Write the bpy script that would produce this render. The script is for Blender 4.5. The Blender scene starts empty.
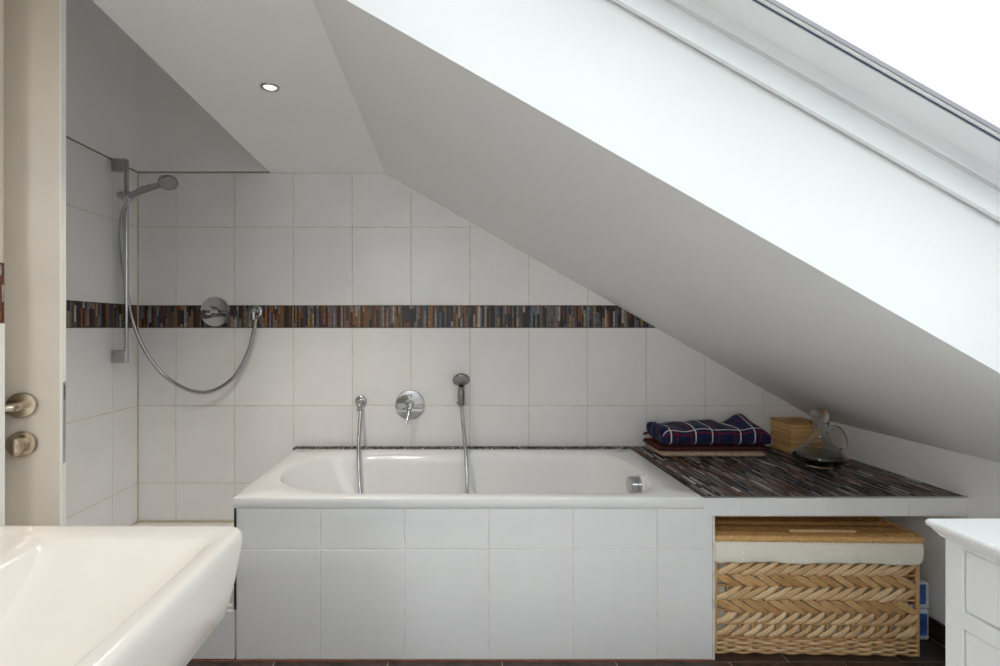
import bpy, math, random
from mathutils import Vector, Matrix

# ------------------------------------------------------------------ camera, sky, lights, exposure
SC = bpy.context.scene
COL = SC.collection
CAM_Z = 1.19
cam_data = bpy.data.cameras.new('camera')
cam_data.sensor_width = 36.0
cam_data.lens = 18.0
cam_data.shift_x = 0.05
cam_data.shift_y = -0.005
cam_data.clip_start = 0.02
cam = bpy.data.objects.new('camera', cam_data)
cam.location = (0, 0, CAM_Z)
cam.rotation_euler = (math.pi / 2, 0, 0)
COL.objects.link(cam)
SC.camera = cam

SKY_STRENGTH = 2.75
world = bpy.data.worlds.new('overcast_sky')
SC.world = world
world.use_nodes = True
bg = world.node_tree.nodes['Background']
bg.inputs['Color'].default_value = (0.925, 0.957, 1.0, 1)
bg.inputs['Strength'].default_value = SKY_STRENGTH

SC.view_settings.view_transform = 'Standard'
SC.view_settings.look = 'None'
SC.view_settings.gamma = 1.0
SC.view_settings.use_curve_mapping = False
SC.view_settings.exposure = 0.0
SPOT_WATTS = 35.0
FILL_GLOW = 35.0
SPOT_COLOR = (1.0, 0.87, 0.75)
SC.cycles.max_bounces = 14
SC.cycles.diffuse_bounces = 12
SC.cycles.glossy_bounces = 5
SC.cycles.transmission_bounces = 10
SC.cycles.transparent_max_bounces = 12
SC.cycles.caustics_reflective = False
SC.cycles.caustics_refractive = False
SC.cycles.sample_clamp_indirect = 12.0

# ------------------------------------------------------------------ main dimensions (metres)
DB = 2.5615            # back wall, tile surface
DF = 1.792             # front of the bathtub panel
XL = -1.60             # left shower wall
XR = 1.857             # knee wall
XP = -0.905            # face of the washbasin partition
ZT = 1.985             # tile top / flat ceiling
ZL = 0.5855             # bathtub rim and ledge top
RM = 0.571             # roof slope (fall per metre)
XC = -0.333            # crease between flat ceiling and slope
YREAR = -2.95
def roof_z(x): return ZT - RM * (x - XC)
def bx_(px): return (px - 450) / 195.2          # back wall pixel column -> metres
def bz_(py): return CAM_Z + (328 - py) / 195.2
def fx_(px): return (px - 450) / 279.0          # front panel plane
def fz_(py): return CAM_Z + (328 - py) / 279.0

# ------------------------------------------------------------------ materials
def new_mat(name):
    m = bpy.data.materials.new(name); m.use_nodes = True
    nt = m.node_tree
    return m, nt, nt.nodes['Principled BSDF']
def ramp(nt, fac, c0, c1, p0=0.35, p1=0.65):
    r = nt.nodes.new('ShaderNodeValToRGB')
    r.color_ramp.elements[0].position = p0; r.color_ramp.elements[1].position = p1
    r.color_ramp.elements[0].color = (*c0, 1); r.color_ramp.elements[1].color = (*c1, 1)
    nt.links.new(fac, r.inputs[0]); return r.outputs[0]
def coords(nt, kind='Object', scale=(1, 1, 1)):
    tc = nt.nodes.new('ShaderNodeTexCoord'); mp = nt.nodes.new('ShaderNodeMapping')
    mp.inputs['Scale'].default_value = scale
    nt.links.new(tc.outputs[kind], mp.inputs[0]); return mp.outputs[0]
def noise(nt, vec, scale, detail=3, rough=0.5):
    n = nt.nodes.new('ShaderNodeTexNoise'); n.inputs['Scale'].default_value = scale
    n.inputs['Detail'].default_value = detail; n.inputs['Roughness'].default_value = rough
    nt.links.new(vec, n.inputs['Vector']); return n.outputs[0]
def bump(nt, b, h, strength=0.2, dist=0.002):
    bp = nt.nodes.new('ShaderNodeBump'); bp.inputs['Strength'].default_value = strength
    bp.inputs['Distance'].default_value = dist
    nt.links.new(h, bp.inputs['Height']); nt.links.new(bp.outputs[0], b.inputs['Normal'])
def simple(name, col, rough=0.5, metal=0.0, var=0.05, nscale=6, bumpy=0.0, bscale=200, stretch=(1, 1, 1), spec=0.5, coat=0.0):
    m, nt, b = new_mat(name)
    v = coords(nt, 'Object', stretch)
    c0 = tuple(max(0, c * (1 - var)) for c in col); c1 = tuple(min(1, c * (1 + var)) for c in col)
    nt.links.new(ramp(nt, noise(nt, v, nscale), c0, c1), b.inputs['Base Color'])
    b.inputs['Roughness'].default_value = rough; b.inputs['Metallic'].default_value = metal
    b.inputs['Specular IOR Level'].default_value = spec
    b.inputs['Coat Weight'].default_value = coat
    if bumpy: bump(nt, b, noise(nt, v, bscale, 2), bumpy)
    return m
def attr_mat(name, rough=0.4, nscale=60, spec=0.5):
    m, nt, b = new_mat(name)
    a = nt.nodes.new('ShaderNodeAttribute'); a.attribute_name = 'Col'
    n = noise(nt, coords(nt), nscale, 4, 0.7)
    mx = nt.nodes.new('ShaderNodeMix'); mx.data_type = 'RGBA'; mx.blend_type = 'MULTIPLY'
    mx.inputs[0].default_value = 1.0
    nt.links.new(a.outputs['Color'], mx.inputs[6])
    nt.links.new(ramp(nt, n, (0.5, 0.5, 0.5), (1.3, 1.3, 1.3), 0.3, 0.7), mx.inputs[7])
    nt.links.new(mx.outputs[2], b.inputs['Base Color'])
    b.inputs['Roughness'].default_value = rough; b.inputs['Specular IOR Level'].default_value = spec
    bump(nt, b, n, 0.4, 0.001)
    return m

M = {}
M['paint'] = simple('white_wall_paint', (0.90, 0.90, 0.90), 0.75, var=0.015, nscale=3, bumpy=0.05, bscale=350, spec=0.3)
M['ceiling'] = simple('white_ceiling_paint', (0.85, 0.85, 0.855), 0.8, var=0.012, nscale=3, bumpy=0.05, bscale=350, spec=0.25)
M['tile'] = simple('white_satin_tile', (0.85, 0.85, 0.845), 0.28, var=0.02, nscale=5, bumpy=0.02, bscale=90)
M['panel_tile'] = simple('white_panel_tile', (0.81, 0.815, 0.825), 0.25, var=0.015, nscale=5, bumpy=0.02, bscale=90)
M['grout'] = simple('beige_grout', (0.72, 0.655, 0.55), 0.9, var=0.12, nscale=25)
M['pale_grout'] = simple('pale_grout', (0.78, 0.75, 0.69), 0.9, var=0.1, nscale=25)
M['silicone'] = simple('yellowed_silicone', (0.66, 0.56, 0.38), 0.5, var=0.1, nscale=12)
M['enamel'] = simple('white_bath_enamel', (0.84, 0.84, 0.84), 0.12, var=0.01, nscale=3, coat=0.3)
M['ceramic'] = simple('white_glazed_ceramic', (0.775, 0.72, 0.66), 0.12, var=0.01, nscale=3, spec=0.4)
M['chrome'] = simple('polished_chrome', (0.54, 0.55, 0.565), 0.07, 1.0, var=0.02)
M['chrome_darkened'] = simple('chrome_painted_reflection', (0.36, 0.36, 0.365), 0.12, 1.0, var=0.05)  # darker chrome copy, with dark reflections put into its colour
M['satin'] = simple('satin_chrome', (0.47, 0.47, 0.48), 0.28, 1.0, var=0.03)
M['hose'] = simple('ribbed_metal_hose', (0.50, 0.50, 0.51), 0.25, 1.0, var=0.04)
M['grey_plastic'] = simple('grey_spray_plate', (0.30, 0.30, 0.295), 0.45, var=0.05)
M['brass'] = simple('aged_nickel', (0.56, 0.47, 0.36), 0.24, 1.0, var=0.2, nscale=18)
M['cream'] = simple('cream_door_lacquer', (0.62, 0.54, 0.45), 0.4, var=0.05, nscale=4)
M['door_edge'] = simple('white_door_edge', (0.83, 0.81, 0.76), 0.4, var=0.02)
M['black'] = simple('matt_black', (0.012, 0.012, 0.012), 0.6)
M['brown_line'] = simple('red_brown_joint', (0.16, 0.055, 0.03), 0.6, var=0.3, nscale=30)
M['cabinet'] = simple('white_cabinet_lacquer', (0.85, 0.85, 0.85), 0.35, var=0.01)
M['gap'] = simple('grey_joint_line', (0.70, 0.70, 0.70), 0.8)  # even grey of the skylight lining joint and gasket
M['mosaic'] = attr_mat('slate_mosaic_strip', 0.38, 70)
M['mosaic_top'] = attr_mat('slate_mosaic_ledge', 0.42, 60)
M['mosaic_bed'] = simple('dark_mosaic_grout', (0.02, 0.016, 0.014), 0.85, var=0.3)
M['frame'] = simple('white_window_lacquer', (0.86, 0.87, 0.88), 0.35, var=0.01)
M['gasket'] = simple('blue_grey_gasket', (0.07, 0.10, 0.16), 0.5)
M['gasket2'] = simple('mauve_grey_gasket', (0.35, 0.33, 0.36), 0.5)
M['floor_grout'] = simple('light_floor_grout', (0.46, 0.42, 0.38), 0.9, var=0.1, nscale=30)
M['cloth_cream'] = None

def floor_tile_mat():
    m, nt, b = new_mat('dark_slate_floor_tile')
    v = coords(nt, 'Object')
    nt.links.new(ramp(nt, noise(nt, v, 14, 6, 0.65), (0.022, 0.016, 0.014), (0.085, 0.05, 0.038), 0.35, 0.7), b.inputs['Base Color'])
    b.inputs['Roughness'].default_value = 0.35
    bump(nt, b, noise(nt, v, 40, 4), 0.25, 0.002)
    return m
M['floor_tile'] = floor_tile_mat()

def glass_pane_mat():
    m, nt, b = new_mat('window_glass')
    nt.nodes.remove(b)
    out = nt.nodes['Material Output']
    tr = nt.nodes.new('ShaderNodeBsdfTransparent'); tr.inputs[0].default_value = (0.93, 0.96, 0.95, 1)
    gl = nt.nodes.new('ShaderNodeBsdfGlossy'); gl.inputs['Roughness'].default_value = 0.02
    lw_ = nt.nodes.new('ShaderNodeLayerWeight'); lw_.inputs[0].default_value = 0.5
    pw_ = nt.nodes.new('ShaderNodeMath'); pw_.operation = 'POWER'; pw_.inputs[1].default_value = 5.0
    nt.links.new(lw_.outputs['Facing'], pw_.inputs[0])
    fr = nt.nodes.new('ShaderNodeMath'); fr.operation = 'MULTIPLY_ADD'; fr.inputs[1].default_value = 0.9; fr.inputs[2].default_value = 0.03
    nt.links.new(pw_.outputs[0], fr.inputs[0])
    mx = nt.nodes.new('ShaderNodeMixShader')
    nt.links.new(fr.outputs[0], mx.inputs[0]); nt.links.new(tr.outputs[0], mx.inputs[1])
    nt.links.new(gl.outputs[0], mx.inputs[2]); nt.links.new(mx.outputs[0], out.inputs[0])
    return m
M['pane'] = glass_pane_mat()

def clear_glass(name, col, rough=0.0, ior=1.45):
    m, nt, b = new_mat(name)
    v = coords(nt)
    nt.links.new(ramp(nt, noise(nt, v, 8), col, tuple(min(1, c * 1.02) for c in col)), b.inputs['Base Color'])
    b.inputs['Transmission Weight'].default_value = 1.0
    b.inputs['Roughness'].default_value = rough
    b.inputs['IOR'].default_value = ior
    return m
M['glass'] = clear_glass('decanter_glass', (0.95, 0.97, 0.97), 0.0, 1.45)
M['liquid'] = simple('dark_teal_liquid', (0.006, 0.018, 0.024), 0.06, var=0.2)

def wood_mat():
    m, nt, b = new_mat('bamboo_board')
    v = coords(nt, 'Object', (1, 1, 75))
    oi = nt.nodes.new('ShaderNodeObjectInfo'); ad = nt.nodes.new('ShaderNodeMath'); ad.operation = 'MULTIPLY_ADD'; ad.inputs[1].default_value = 0.22
    nt.links.new(oi.outputs['Random'], ad.inputs[0]); nt.links.new(noise(nt, v, 1.8, 4, 0.6), ad.inputs[2])
    nt.links.new(ramp(nt, ad.outputs[0], (0.34, 0.14, 0.035), (0.88, 0.55, 0.24), 0.42, 0.75), b.inputs['Base Color'])
    b.inputs['Roughness'].default_value = 0.5
    return m
M['wood'] = wood_mat()
def wicker_mat(name, c0, c1, sc=30):
    m, nt, b = new_mat(name)
    oi = nt.nodes.new('ShaderNodeObjectInfo')
    v = coords(nt, 'Object', (1, 1, 8))
    n = noise(nt, v, sc, 4, 0.65)
    ad = nt.nodes.new('ShaderNodeMath'); ad.operation = 'MULTIPLY_ADD'
    nt.links.new(oi.outputs['Random'], ad.inputs[0]); ad.inputs[1].default_value = 0.35
    nt.links.new(n, ad.inputs[2])
    nt.links.new(ramp(nt, ad.outputs[0], c0, c1, 0.4, 0.95), b.inputs['Base Color'])
    b.inputs['Roughness'].default_value = 0.45
    bump(nt, b, n, 0.3, 0.001)
    return m
M['splint_light'] = wicker_mat('pale_willow_splint', (0.55, 0.32, 0.14), (0.86, 0.65, 0.40))
M['splint_dark'] = wicker_mat('honey_willow_splint', (0.44, 0.23, 0.08), (0.72, 0.46, 0.22))
M['cane'] = wicker_mat('golden_cane', (0.42, 0.20, 0.06), (0.76, 0.47, 0.19), 60)
M['cane_dark'] = wicker_mat('brown_lid_cane', (0.26, 0.12, 0.035), (0.58, 0.32, 0.12), 60)

def liner_mat():
    m, nt, b = new_mat('cream_dotted_cotton')
    v = coords(nt, 'Object', (40, 40, 40))
    vo = nt.nodes.new('ShaderNodeTexVoronoi'); vo.inputs['Scale'].default_value = 1.0
    vo.inputs['Randomness'].default_value = 0.25
    nt.links.new(v, vo.inputs['Vector'])
    nt.links.new(ramp(nt, vo.outputs['Distance'], (0.97, 0.96, 0.93), (0.86, 0.83, 0.73), 0.16, 0.22), b.inputs['Base Color'])
    b.inputs['Roughness'].default_value = 0.9
    bump(nt, b, noise(nt, coords(nt), 14, 3), 0.5, 0.01)
    return m
M['liner'] = liner_mat()
M['inner_cloth'] = simple('basket_lining', (0.60, 0.57, 0.48), 0.95, var=0.08, nscale=20)

def line_mask(nt, sock, positions, width):
    out = None
    for p in positions:
        s = nt.nodes.new('ShaderNodeMath'); s.operation = 'COMPARE'
        nt.links.new(sock, s.inputs[0]); s.inputs[1].default_value = p; s.inputs[2].default_value = width
        if out is None: out = s.outputs[0]
        else:
            mm = nt.nodes.new('ShaderNodeMath'); mm.operation = 'MAXIMUM'
            nt.links.new(out, mm.inputs[0]); nt.links.new(s.outputs[0], mm.inputs[1]); out = mm.outputs[0]
    return out
def plaid_mat(name, wu, wv, ru, rv):
    m, nt, b = new_mat(name)
    uv = nt.nodes.new('ShaderNodeUVMap'); uv.uv_map = 'UVMap'
    sp = nt.nodes.new('ShaderNodeSeparateXYZ'); nt.links.new(uv.outputs[0], sp.inputs[0])
    def mixc(a, col, fac, k):
        mx = nt.nodes.new('ShaderNodeMix'); mx.data_type = 'RGBA'
        f = nt.nodes.new('ShaderNodeMath'); f.operation = 'MULTIPLY'; f.inputs[1].default_value = k
        nt.links.new(fac, f.inputs[0]); nt.links.new(f.outputs[0], mx.inputs[0])
        nt.links.new(a, mx.inputs[6]); mx.inputs[7].default_value = (*col, 1); return mx.outputs[2]
    n = noise(nt, coords(nt), 90, 3)
    base = ramp(nt, n, (0.006, 0.010, 0.045), (0.014, 0.024, 0.085))
    c = mixc(base, (0.15, 0.012, 0.035), line_mask(nt, sp.outputs[0], ru, 0.0042), 0.8)
    c = mixc(c, (0.15, 0.012, 0.035), line_mask(nt, sp.outputs[1], rv, 0.0042), 0.8)
    c = mixc(c, (0.66, 0.62, 0.56), line_mask(nt, sp.outputs[0], wu, 0.0028), 1.0)
    c = mixc(c, (0.66, 0.62, 0.56), line_mask(nt, sp.outputs[1], wv, 0.0024), 1.0)
    nt.links.new(c, b.inputs['Base Color'])
    b.inputs['Roughness'].default_value = 0.95; b.inputs['Specular IOR Level'].default_value = 0.15
    b.inputs['Sheen Weight'].default_value = 0.1
    bump(nt, b, n, 0.5, 0.002)
    return m
M['burgundy'] = simple('burgundy_terry', (0.085, 0.026, 0.024), 0.95, var=0.3, nscale=90, bumpy=0.8, bscale=320, spec=0.1)
M['beige_terry'] = simple('beige_terry', (0.50, 0.36, 0.27), 0.95, var=0.2, nscale=120, bumpy=0.9, bscale=340, spec=0.1)
M['pack_blue'] = simple('blue_printed_film', (0.05, 0.12, 0.42), 0.3, var=0.35, nscale=22)
M['pack_white'] = simple('clear_white_film', (0.62, 0.68, 0.76), 0.25, var=0.1, nscale=22)

def emit_mat(name, col, strength):
    m, nt, b = new_mat(name)
    b.inputs['Base Color'].default_value = (*col, 1)
    b.inputs['Emission Color'].default_value = (*col, 1)
    b.inputs['Emission Strength'].default_value = strength
    return m

# ------------------------------------------------------------------ mesh helpers
def wloc(o):
    v = Vector((0, 0, 0))
    while o is not None:
        v = v + o.location; o = o.parent
    return v
class MB:
    def __init__(s): s.v = []; s.f = []; s.c = []; s.uv = []
    def add(s, vs, fs, col=None, uvs=None):
        k = len(s.v); s.v += [tuple(p) for p in vs]
        for f in fs: s.f.append(tuple(i + k for i in f)); s.c.append(col)
        if uvs is not None: s.uv += list(uvs)
        return s
    def box(s, x0, x1, y0, y1, z0, z1, col=None):
        vs = [(x0,y0,z0),(x1,y0,z0),(x1,y1,z0),(x0,y1,z0),(x0,y0,z1),(x1,y0,z1),(x1,y1,z1),(x0,y1,z1)]
        return s.add(vs, [(0,3,2,1),(4,5,6,7),(0,1,5,4),(1,2,6,5),(2,3,7,6),(3,0,4,7)], col)
    def cbox(s, x0, x1, y0, y1, z0, z1, c=0.003):
        # box with chamfered edges
        vs = []; fs = []
        def P(ax, sgn):
            pass
        X = (x0, x1); Y = (y0, y1); Z = (z0, z1); idx = {}
        for i in (0,1):
            for j in (0,1):
                for k in (0,1):
                    sx = c if i == 0 else -c; sy = c if j == 0 else -c; sz = c if k == 0 else -c
                    idx[i,j,k,'x'] = len(vs); vs.append((X[i], Y[j]+sy, Z[k]+sz))
                    idx[i,j,k,'y'] = len(vs); vs.append((X[i]+sx, Y[j], Z[k]+sz))
                    idx[i,j,k,'z'] = len(vs); vs.append((X[i]+sx, Y[j]+sy, Z[k]))
        for i in (0,1):
            q = [idx[i,0,0,'x'], idx[i,1,0,'x'], idx[i,1,1,'x'], idx[i,0,1,'x']]; fs.append(tuple(q if i else q[::-1]))
            q = [idx[0,i,0,'y'], idx[0,i,1,'y'], idx[1,i,1,'y'], idx[1,i,0,'y']]; fs.append(tuple(q if i else q[::-1]))
            q = [idx[0,0,i,'z'], idx[1,0,i,'z'], idx[1,1,i,'z'], idx[0,1,i,'z']]; fs.append(tuple(q if i else q[::-1]))
        for a in (0,1):
            for b in (0,1):
                fs.append((idx[a,b,0,'x'], idx[a,b,0,'y'], idx[a,b,1,'y'], idx[a,b,1,'x']))
                fs.append((idx[a,0,b,'x'], idx[a,0,b,'z'], idx[a,1,b,'z'], idx[a,1,b,'x']))
                fs.append((idx[0,a,b,'y'], idx[0,a,b,'z'], idx[1,a,b,'z'], idx[1,a,b,'y']))
                for k in (0,1): fs.append((idx[a,b,k,'x'], idx[a,b,k,'y'], idx[a,b,k,'z']))
        return s.add(vs, fs)
    def prism(s, poly, axis, a0, a1, col=None):
        # extrude 2d polygon along axis: 'x': poly=(y,z); 'y': poly=(x,z); 'z': poly=(x,y)
        def mk(p, a): return {'x': (a, p[0], p[1]), 'y': (p[0], a, p[1]), 'z': (p[0], p[1], a)}[axis]
        n = len(poly); vs = [mk(p, a0) for p in poly] + [mk(p, a1) for p in poly]
        fs = [tuple(range(n)), tuple(range(2*n-1, n-1, -1))] + [(i, (i+1) % n, n+(i+1) % n, n+i) for i in range(n)]
        return s.add(vs, fs, col)
    def loft(s, rings, close0=False, close1=False, cyclic=True):
        n = len(rings[0]); vs = [p for r in rings for p in r]; fs = []
        for a in range(len(rings) - 1):
            for i in range(n if cyclic else n - 1):
                j = (i + 1) % n
                fs.append((a*n+i, a*n+j, (a+1)*n+j, (a+1)*n+i))
        if close0: fs.append(tuple(range(n-1, -1, -1)))
        if close1: fs.append(tuple((len(rings)-1)*n + i for i in range(n)))
        return s.add(vs, fs)
    def lathe(s, prof, mat=Matrix.Identity(4), n=32, cap0=True, cap1=True):
        rings = [[mat @ Vector((r*math.cos(2*math.pi*i/n), r*math.sin(2*math.pi*i/n), z)) for i in range(n)] for r, z in prof]
        return s.loft(rings, cap0, cap1)
    def tube(s, pts, rad, n=10, caps=True):
        pts = [Vector(p) for p in pts]; rings = []; nrm = None
        for i, p in enumerate(pts):
            t = (pts[min(i+1, len(pts)-1)] - pts[max(i-1, 0)]).normalized()
            if nrm is None:
                nrm = t.orthogonal().normalized()
            nrm = (nrm - t * nrm.dot(t)).normalized()
            b = t.cross(nrm); r = rad[i] if isinstance(rad, (list, tuple)) else rad
            rings.append([p + (nrm*math.cos(2*math.pi*k/n) + b*math.sin(2*math.pi*k/n)) * r for k in range(n)])
        return s.loft(rings, caps, caps)
    def build(s, name, mat, parent=None, smooth=None, local=False, kind=None, fix=True):
        off = Vector((0,0,0)) if (parent is None or local) else wloc(parent)
        me = bpy.data.meshes.new(name)
        me.from_pydata([tuple(Vector(p) - off) for p in s.v], [], s.f)
        me.materials.append(mat)
        if any(c is not None for c in s.c):
            ca = me.color_attributes.new('Col', 'FLOAT_COLOR', 'CORNER')
            for p in me.polygons:
                c = s.c[p.index] or (1,1,1)
                for li in p.loop_indices: ca.data[li].color = (*c, 1)
        if s.uv and len(s.uv) == len(s.v):
            ul = me.uv_layers.new(name='UVMap')
            for l in me.loops: ul.data[l.index].uv = s.uv[l.vertex_index]
        if fix:
            import bmesh
            bm = bmesh.new(); bm.from_mesh(me); bmesh.ops.recalc_face_normals(bm, faces=bm.faces); bm.to_mesh(me); bm.free()
        if smooth is not None:
            for p in me.polygons: p.use_smooth = True
            me.set_sharp_from_angle(angle=math.radians(smooth))
        o = bpy.data.objects.new(name, me); COL.objects.link(o); o.parent = parent
        if kind: o['kind'] = kind
        return o
def tag(o, label, cat, group=None):
    o['label'] = label; o['category'] = cat
    if group: o['group'] = group
    return o
def thing(name, loc, label, cat, group=None, rz=0.0):
    o = bpy.data.objects.new(name, None); COL.objects.link(o)
    o.location = loc; o.rotation_euler = (0, 0, rz); o.empty_display_size = 0.1
    return tag(o, label, cat, group)
def inst(name, mesh, parent, loc, mat4=None):
    o = bpy.data.objects.new(name, mesh); COL.objects.link(o); o.parent = parent
    o.location = Vector(loc)
    if mat4 is not None: o.rotation_euler = mat4.to_euler()
    return o
def struct(o): o['kind'] = 'structure'; return o
def catmull(P, per=12):
    P = [Vector(p) for p in P]; out = []
    for i in range(len(P) - 1):
        p0 = P[max(i-1, 0)]; p1 = P[i]; p2 = P[i+1]; p3 = P[min(i+2, len(P)-1)]
        for k in range(per):
            t = k / per
            out.append(0.5*((2*p1) + (p2-p0)*t + (2*p0-5*p1+4*p2-p3)*t*t + (3*p1-p0-3*p2+p3)*t**3))
    out.append(P[-1]); return out
def resample(pts, step):
    out = [pts[0]]; acc = 0.0
    for a, b in zip(pts[:-1], pts[1:]):
        d = (b - a).length
        while acc + d >= step:
            t = (step - acc) / d; a = a + (b - a) * t; out.append(a.copy()); d = (b - a).length; acc = 0.0
        acc += d
    return out
def hose_mesh(P, r=0.0102):
    pts = resample(catmull(P, 24), 0.0040)
    return MB().tube(pts, [r if (i // 1) % 2 else r * 0.80 for i in range(len(pts))], 10)
def rrect(x0, x1, y0, y1, rad, z, n=8):
    # rounded rectangle, radii order: (x1,y1),(x0,y1),(x0,y0),(x1,y0)
    if not isinstance(rad, (list, tuple)): rad = [rad]*4
    pts = []
    for (cx, cy, a0), r in zip(((x1,y1,0),(x0,y1,90),(x0,y0,180),(x1,y0,270)), rad):
        ox = cx - r if cx == x1 else cx + r; oy = cy - r if cy == y1 else cy + r
        for k in range(n + 1):
            a = math.radians(a0 + 90*k/n); pts.append((ox + r*math.cos(a), oy + r*math.sin(a), z))
    return pts
def clip(poly, planes):
    for a, b, c in planes:            # keep a*u + b*v <= c
        out = []
        for i in range(len(poly)):
            p, q = poly[i], poly[(i+1) % len(poly)]
            dp = a*p[0] + b*p[1] - c; dq = a*q[0] + b*q[1] - c
            if dp <= 0: out.append(p)
            if (dp < 0 < dq) or (dq < 0 < dp):
                t = dp / (dp - dq); out.append((p[0] + (q[0]-p[0])*t, p[1] + (q[1]-p[1])*t))
        poly = out
        if len(poly) < 3: return []
    res = []
    for p in poly:
        if not res or math.hypot(p[0]-res[-1][0], p[1]-res[-1][1]) > 1e-5: res.append(p)
    if len(res) > 1 and math.hypot(res[0][0]-res[-1][0], res[0][1]-res[-1][1]) < 1e-5: res.pop()
    return res if len(res) >= 3 else []
def area(poly): return 0.5*sum(poly[i][0]*poly[(i+1) % len(poly)][1] - poly[(i+1) % len(poly)][0]*poly[i][1] for i in range(len(poly)))
def inset(poly, d):
    n = len(poly); out = []
    if area(poly) < 0: poly = poly[::-1]
    for i in range(n):
        p0, p1, p2 = Vector(poly[i-1]), Vector(poly[i]), Vector(poly[(i+1) % n])
        e1 = (p1-p0).normalized(); e2 = (p2-p1).normalized()
        n1 = Vector((-e1.y, e1.x)); n2 = Vector((-e2.y, e2.x))
        k = max(0.25, 1 + n1.dot(n2)); v = p1 + (n1 + n2) * (d / k); out.append((v.x, v.y))
    return out
_tile_cache = {}
def add_tile(parent, poly, frame, mat, name='tile', thick=0.007, cham=0.0012, gap=0.0022):
    """poly in (u,v) metres; frame=(origin,U,V,N): N points out of the wall; tile face lies at N=0."""
    if len(poly) < 3 or abs(area(poly)) < 2e-5: return None
    poly = inset(poly, gap)
    if area(poly) < 2e-5: return None
    O, U, V, N = frame
    a = poly[0]
    key = (tuple((round(p[0]-a[0], 4), round(p[1]-a[1], 4)) for p in poly), tuple(U), tuple(V), mat.name, thick)
    if key not in _tile_cache:
        rel = [(p[0]-a[0], p[1]-a[1]) for p in poly]; ins = inset(rel, cham); n = len(rel)
        def P(p, d): return U*p[0] + V*p[1] + N*d
        vs = [P(p, -thick) for p in rel] + [P(p, -cham*0.6) for p in rel] + [P(p, 0) for p in ins]
        fs = [(i, (i+1) % n, n+(i+1) % n, n+i) for i in range(n)] + [(n+i, n+(i+1) % n, 2*n+(i+1) % n, 2*n+i) for i in range(n)] + [tuple(range(2*n, 3*n))]
        o = MB().add(vs, fs).build(name, mat, parent, local=True)
        # outward normal check
        if o.data.polygons[len(fs)-1].normal.dot(N) < 0: o.data.flip_normals()
        _tile_cache[key] = o.data
    else:
        o = bpy.data.objects.new(name, _tile_cache[key]); COL.objects.link(o); o.parent = parent
    o.location = O + U*a[0] + V*a[1] - wloc(parent)
    return o
def rectp(u0, u1, v0, v1): return [(u0, v0), (u1, v0), (u1, v1), (u0, v1)]
RX, RY, RZ_ = Vector((1,0,0)), Vector((0,1,0)), Vector((0,0,1))
PAL = [(0.32,0.13,0.04),(0.16,0.17,0.21),(0.015,0.012,0.013),(0.025,0.017,0.014),(0.045,0.02,0.016),(0.16,0.055,0.02),(0.25,0.09,0.026),(0.075,0.08,0.115),(0.11,0.12,0.15),(0.24,0.24,0.23),
       (0.40,0.37,0.31),(0.28,0.17,0.065),(0.06,0.028,0.035),(0.035,0.035,0.06),(0.15,0.085,0.04),(0.02,0.014,0.016)]
def mosaic(rng, frame, u0, u1, v0, v1, wmin, wmax, lmin, lmax, planes=(), pal=PAL, gap=0.0007, relief=0.0012):
    """narrow stone strips running along V, each its own little block"""
    O, U, V, N = frame; mb = MB(); u = u0
    while u < u1 - 0.002:
        w = min(rng.uniform(wmin, wmax), u1 - u); v = v0 - rng.random()*lmax*0.6
        while v < v1 - 0.001:
            l = rng.uniform(lmin, lmax); a, b = max(v, v0), min(v + l, v1); v += l
            if b - a < 0.004: continue
            poly = clip(rectp(u+gap, u+w-gap, a+gap, b-gap), planes) if planes else rectp(u+gap, u+w-gap, a+gap, b-gap)
            if len(poly) < 3: continue
            d = rng.uniform(-relief, 0); c = rng.choice(pal); k = rng.uniform(0.75, 1.3); n = len(poly)
            vs = [O + U*p[0] + V*p[1] + N*(d-0.004) for p in poly] + [O + U*p[0] + V*p[1] + N*d for p in poly]
            mb.add(vs, [(i, (i+1) % n, n+(i+1) % n, n+i) for i in range(n)] + [tuple(range(n, 2*n))], tuple(x*k for x in c))
        u += w
    return mb

# ================================================================== THE SETTING
TSUB = 0.0025   # grout lies this far behind the tile face
# ---- back wall: tile rows and columns
wall_back = struct(MB().prism([(XL-0.1, -0.02), (XR+0.1, -0.02), (XR+0.1, 0.95), (XC, ZT+0.25), (-0.8, 2.3), (-0.8, 2.75), (XL-0.1, 2.75)], 'y', DB+TSUB, DB+0.12).build('wall_back', M['grout']))
fr_back = (Vector((0, DB, 0)), RX, RZ_, -RY)
roofpl = [(RM, 1.0, ZT + RM*XC - 0.0005)]
rows = [bz_(521), bz_(483.2), bz_(405.7), bz_(327.8)]
rows_up = [bz_(305.4), bz_(227.2), ZT]
cols = [XL] + [bx_(175.7 + 58.85*k) for k in range(12)]
cols = [c for c in cols if c < XR] + [XR]
for r in (rows, rows_up):
    for z0, z1 in zip(r[:-1], r[1:]):
        for x0, x1 in zip(cols[:-1], cols[1:]):
            add_tile(wall_back, clip(rectp(x0, x1, z0, z1), roofpl), fr_back, M['tile'])
rng = random.Random(4)
BZ0, BZ1 = bz_(327.8), bz_(305.4)
b = MB().prism(clip(rectp(XL, XR, BZ0, BZ1), roofpl), 'y', DB+0.0015, DB+0.004).build('mosaic_bed', M['mosaic_bed'], wall_back)
mosaic(rng, fr_back, XL, XR, BZ0+0.003, BZ1-0.003, 0.006, 0.015, 0.05, 0.17, roofpl).build('mosaic_band', M['mosaic'], wall_back, kind='stuff')
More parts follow.
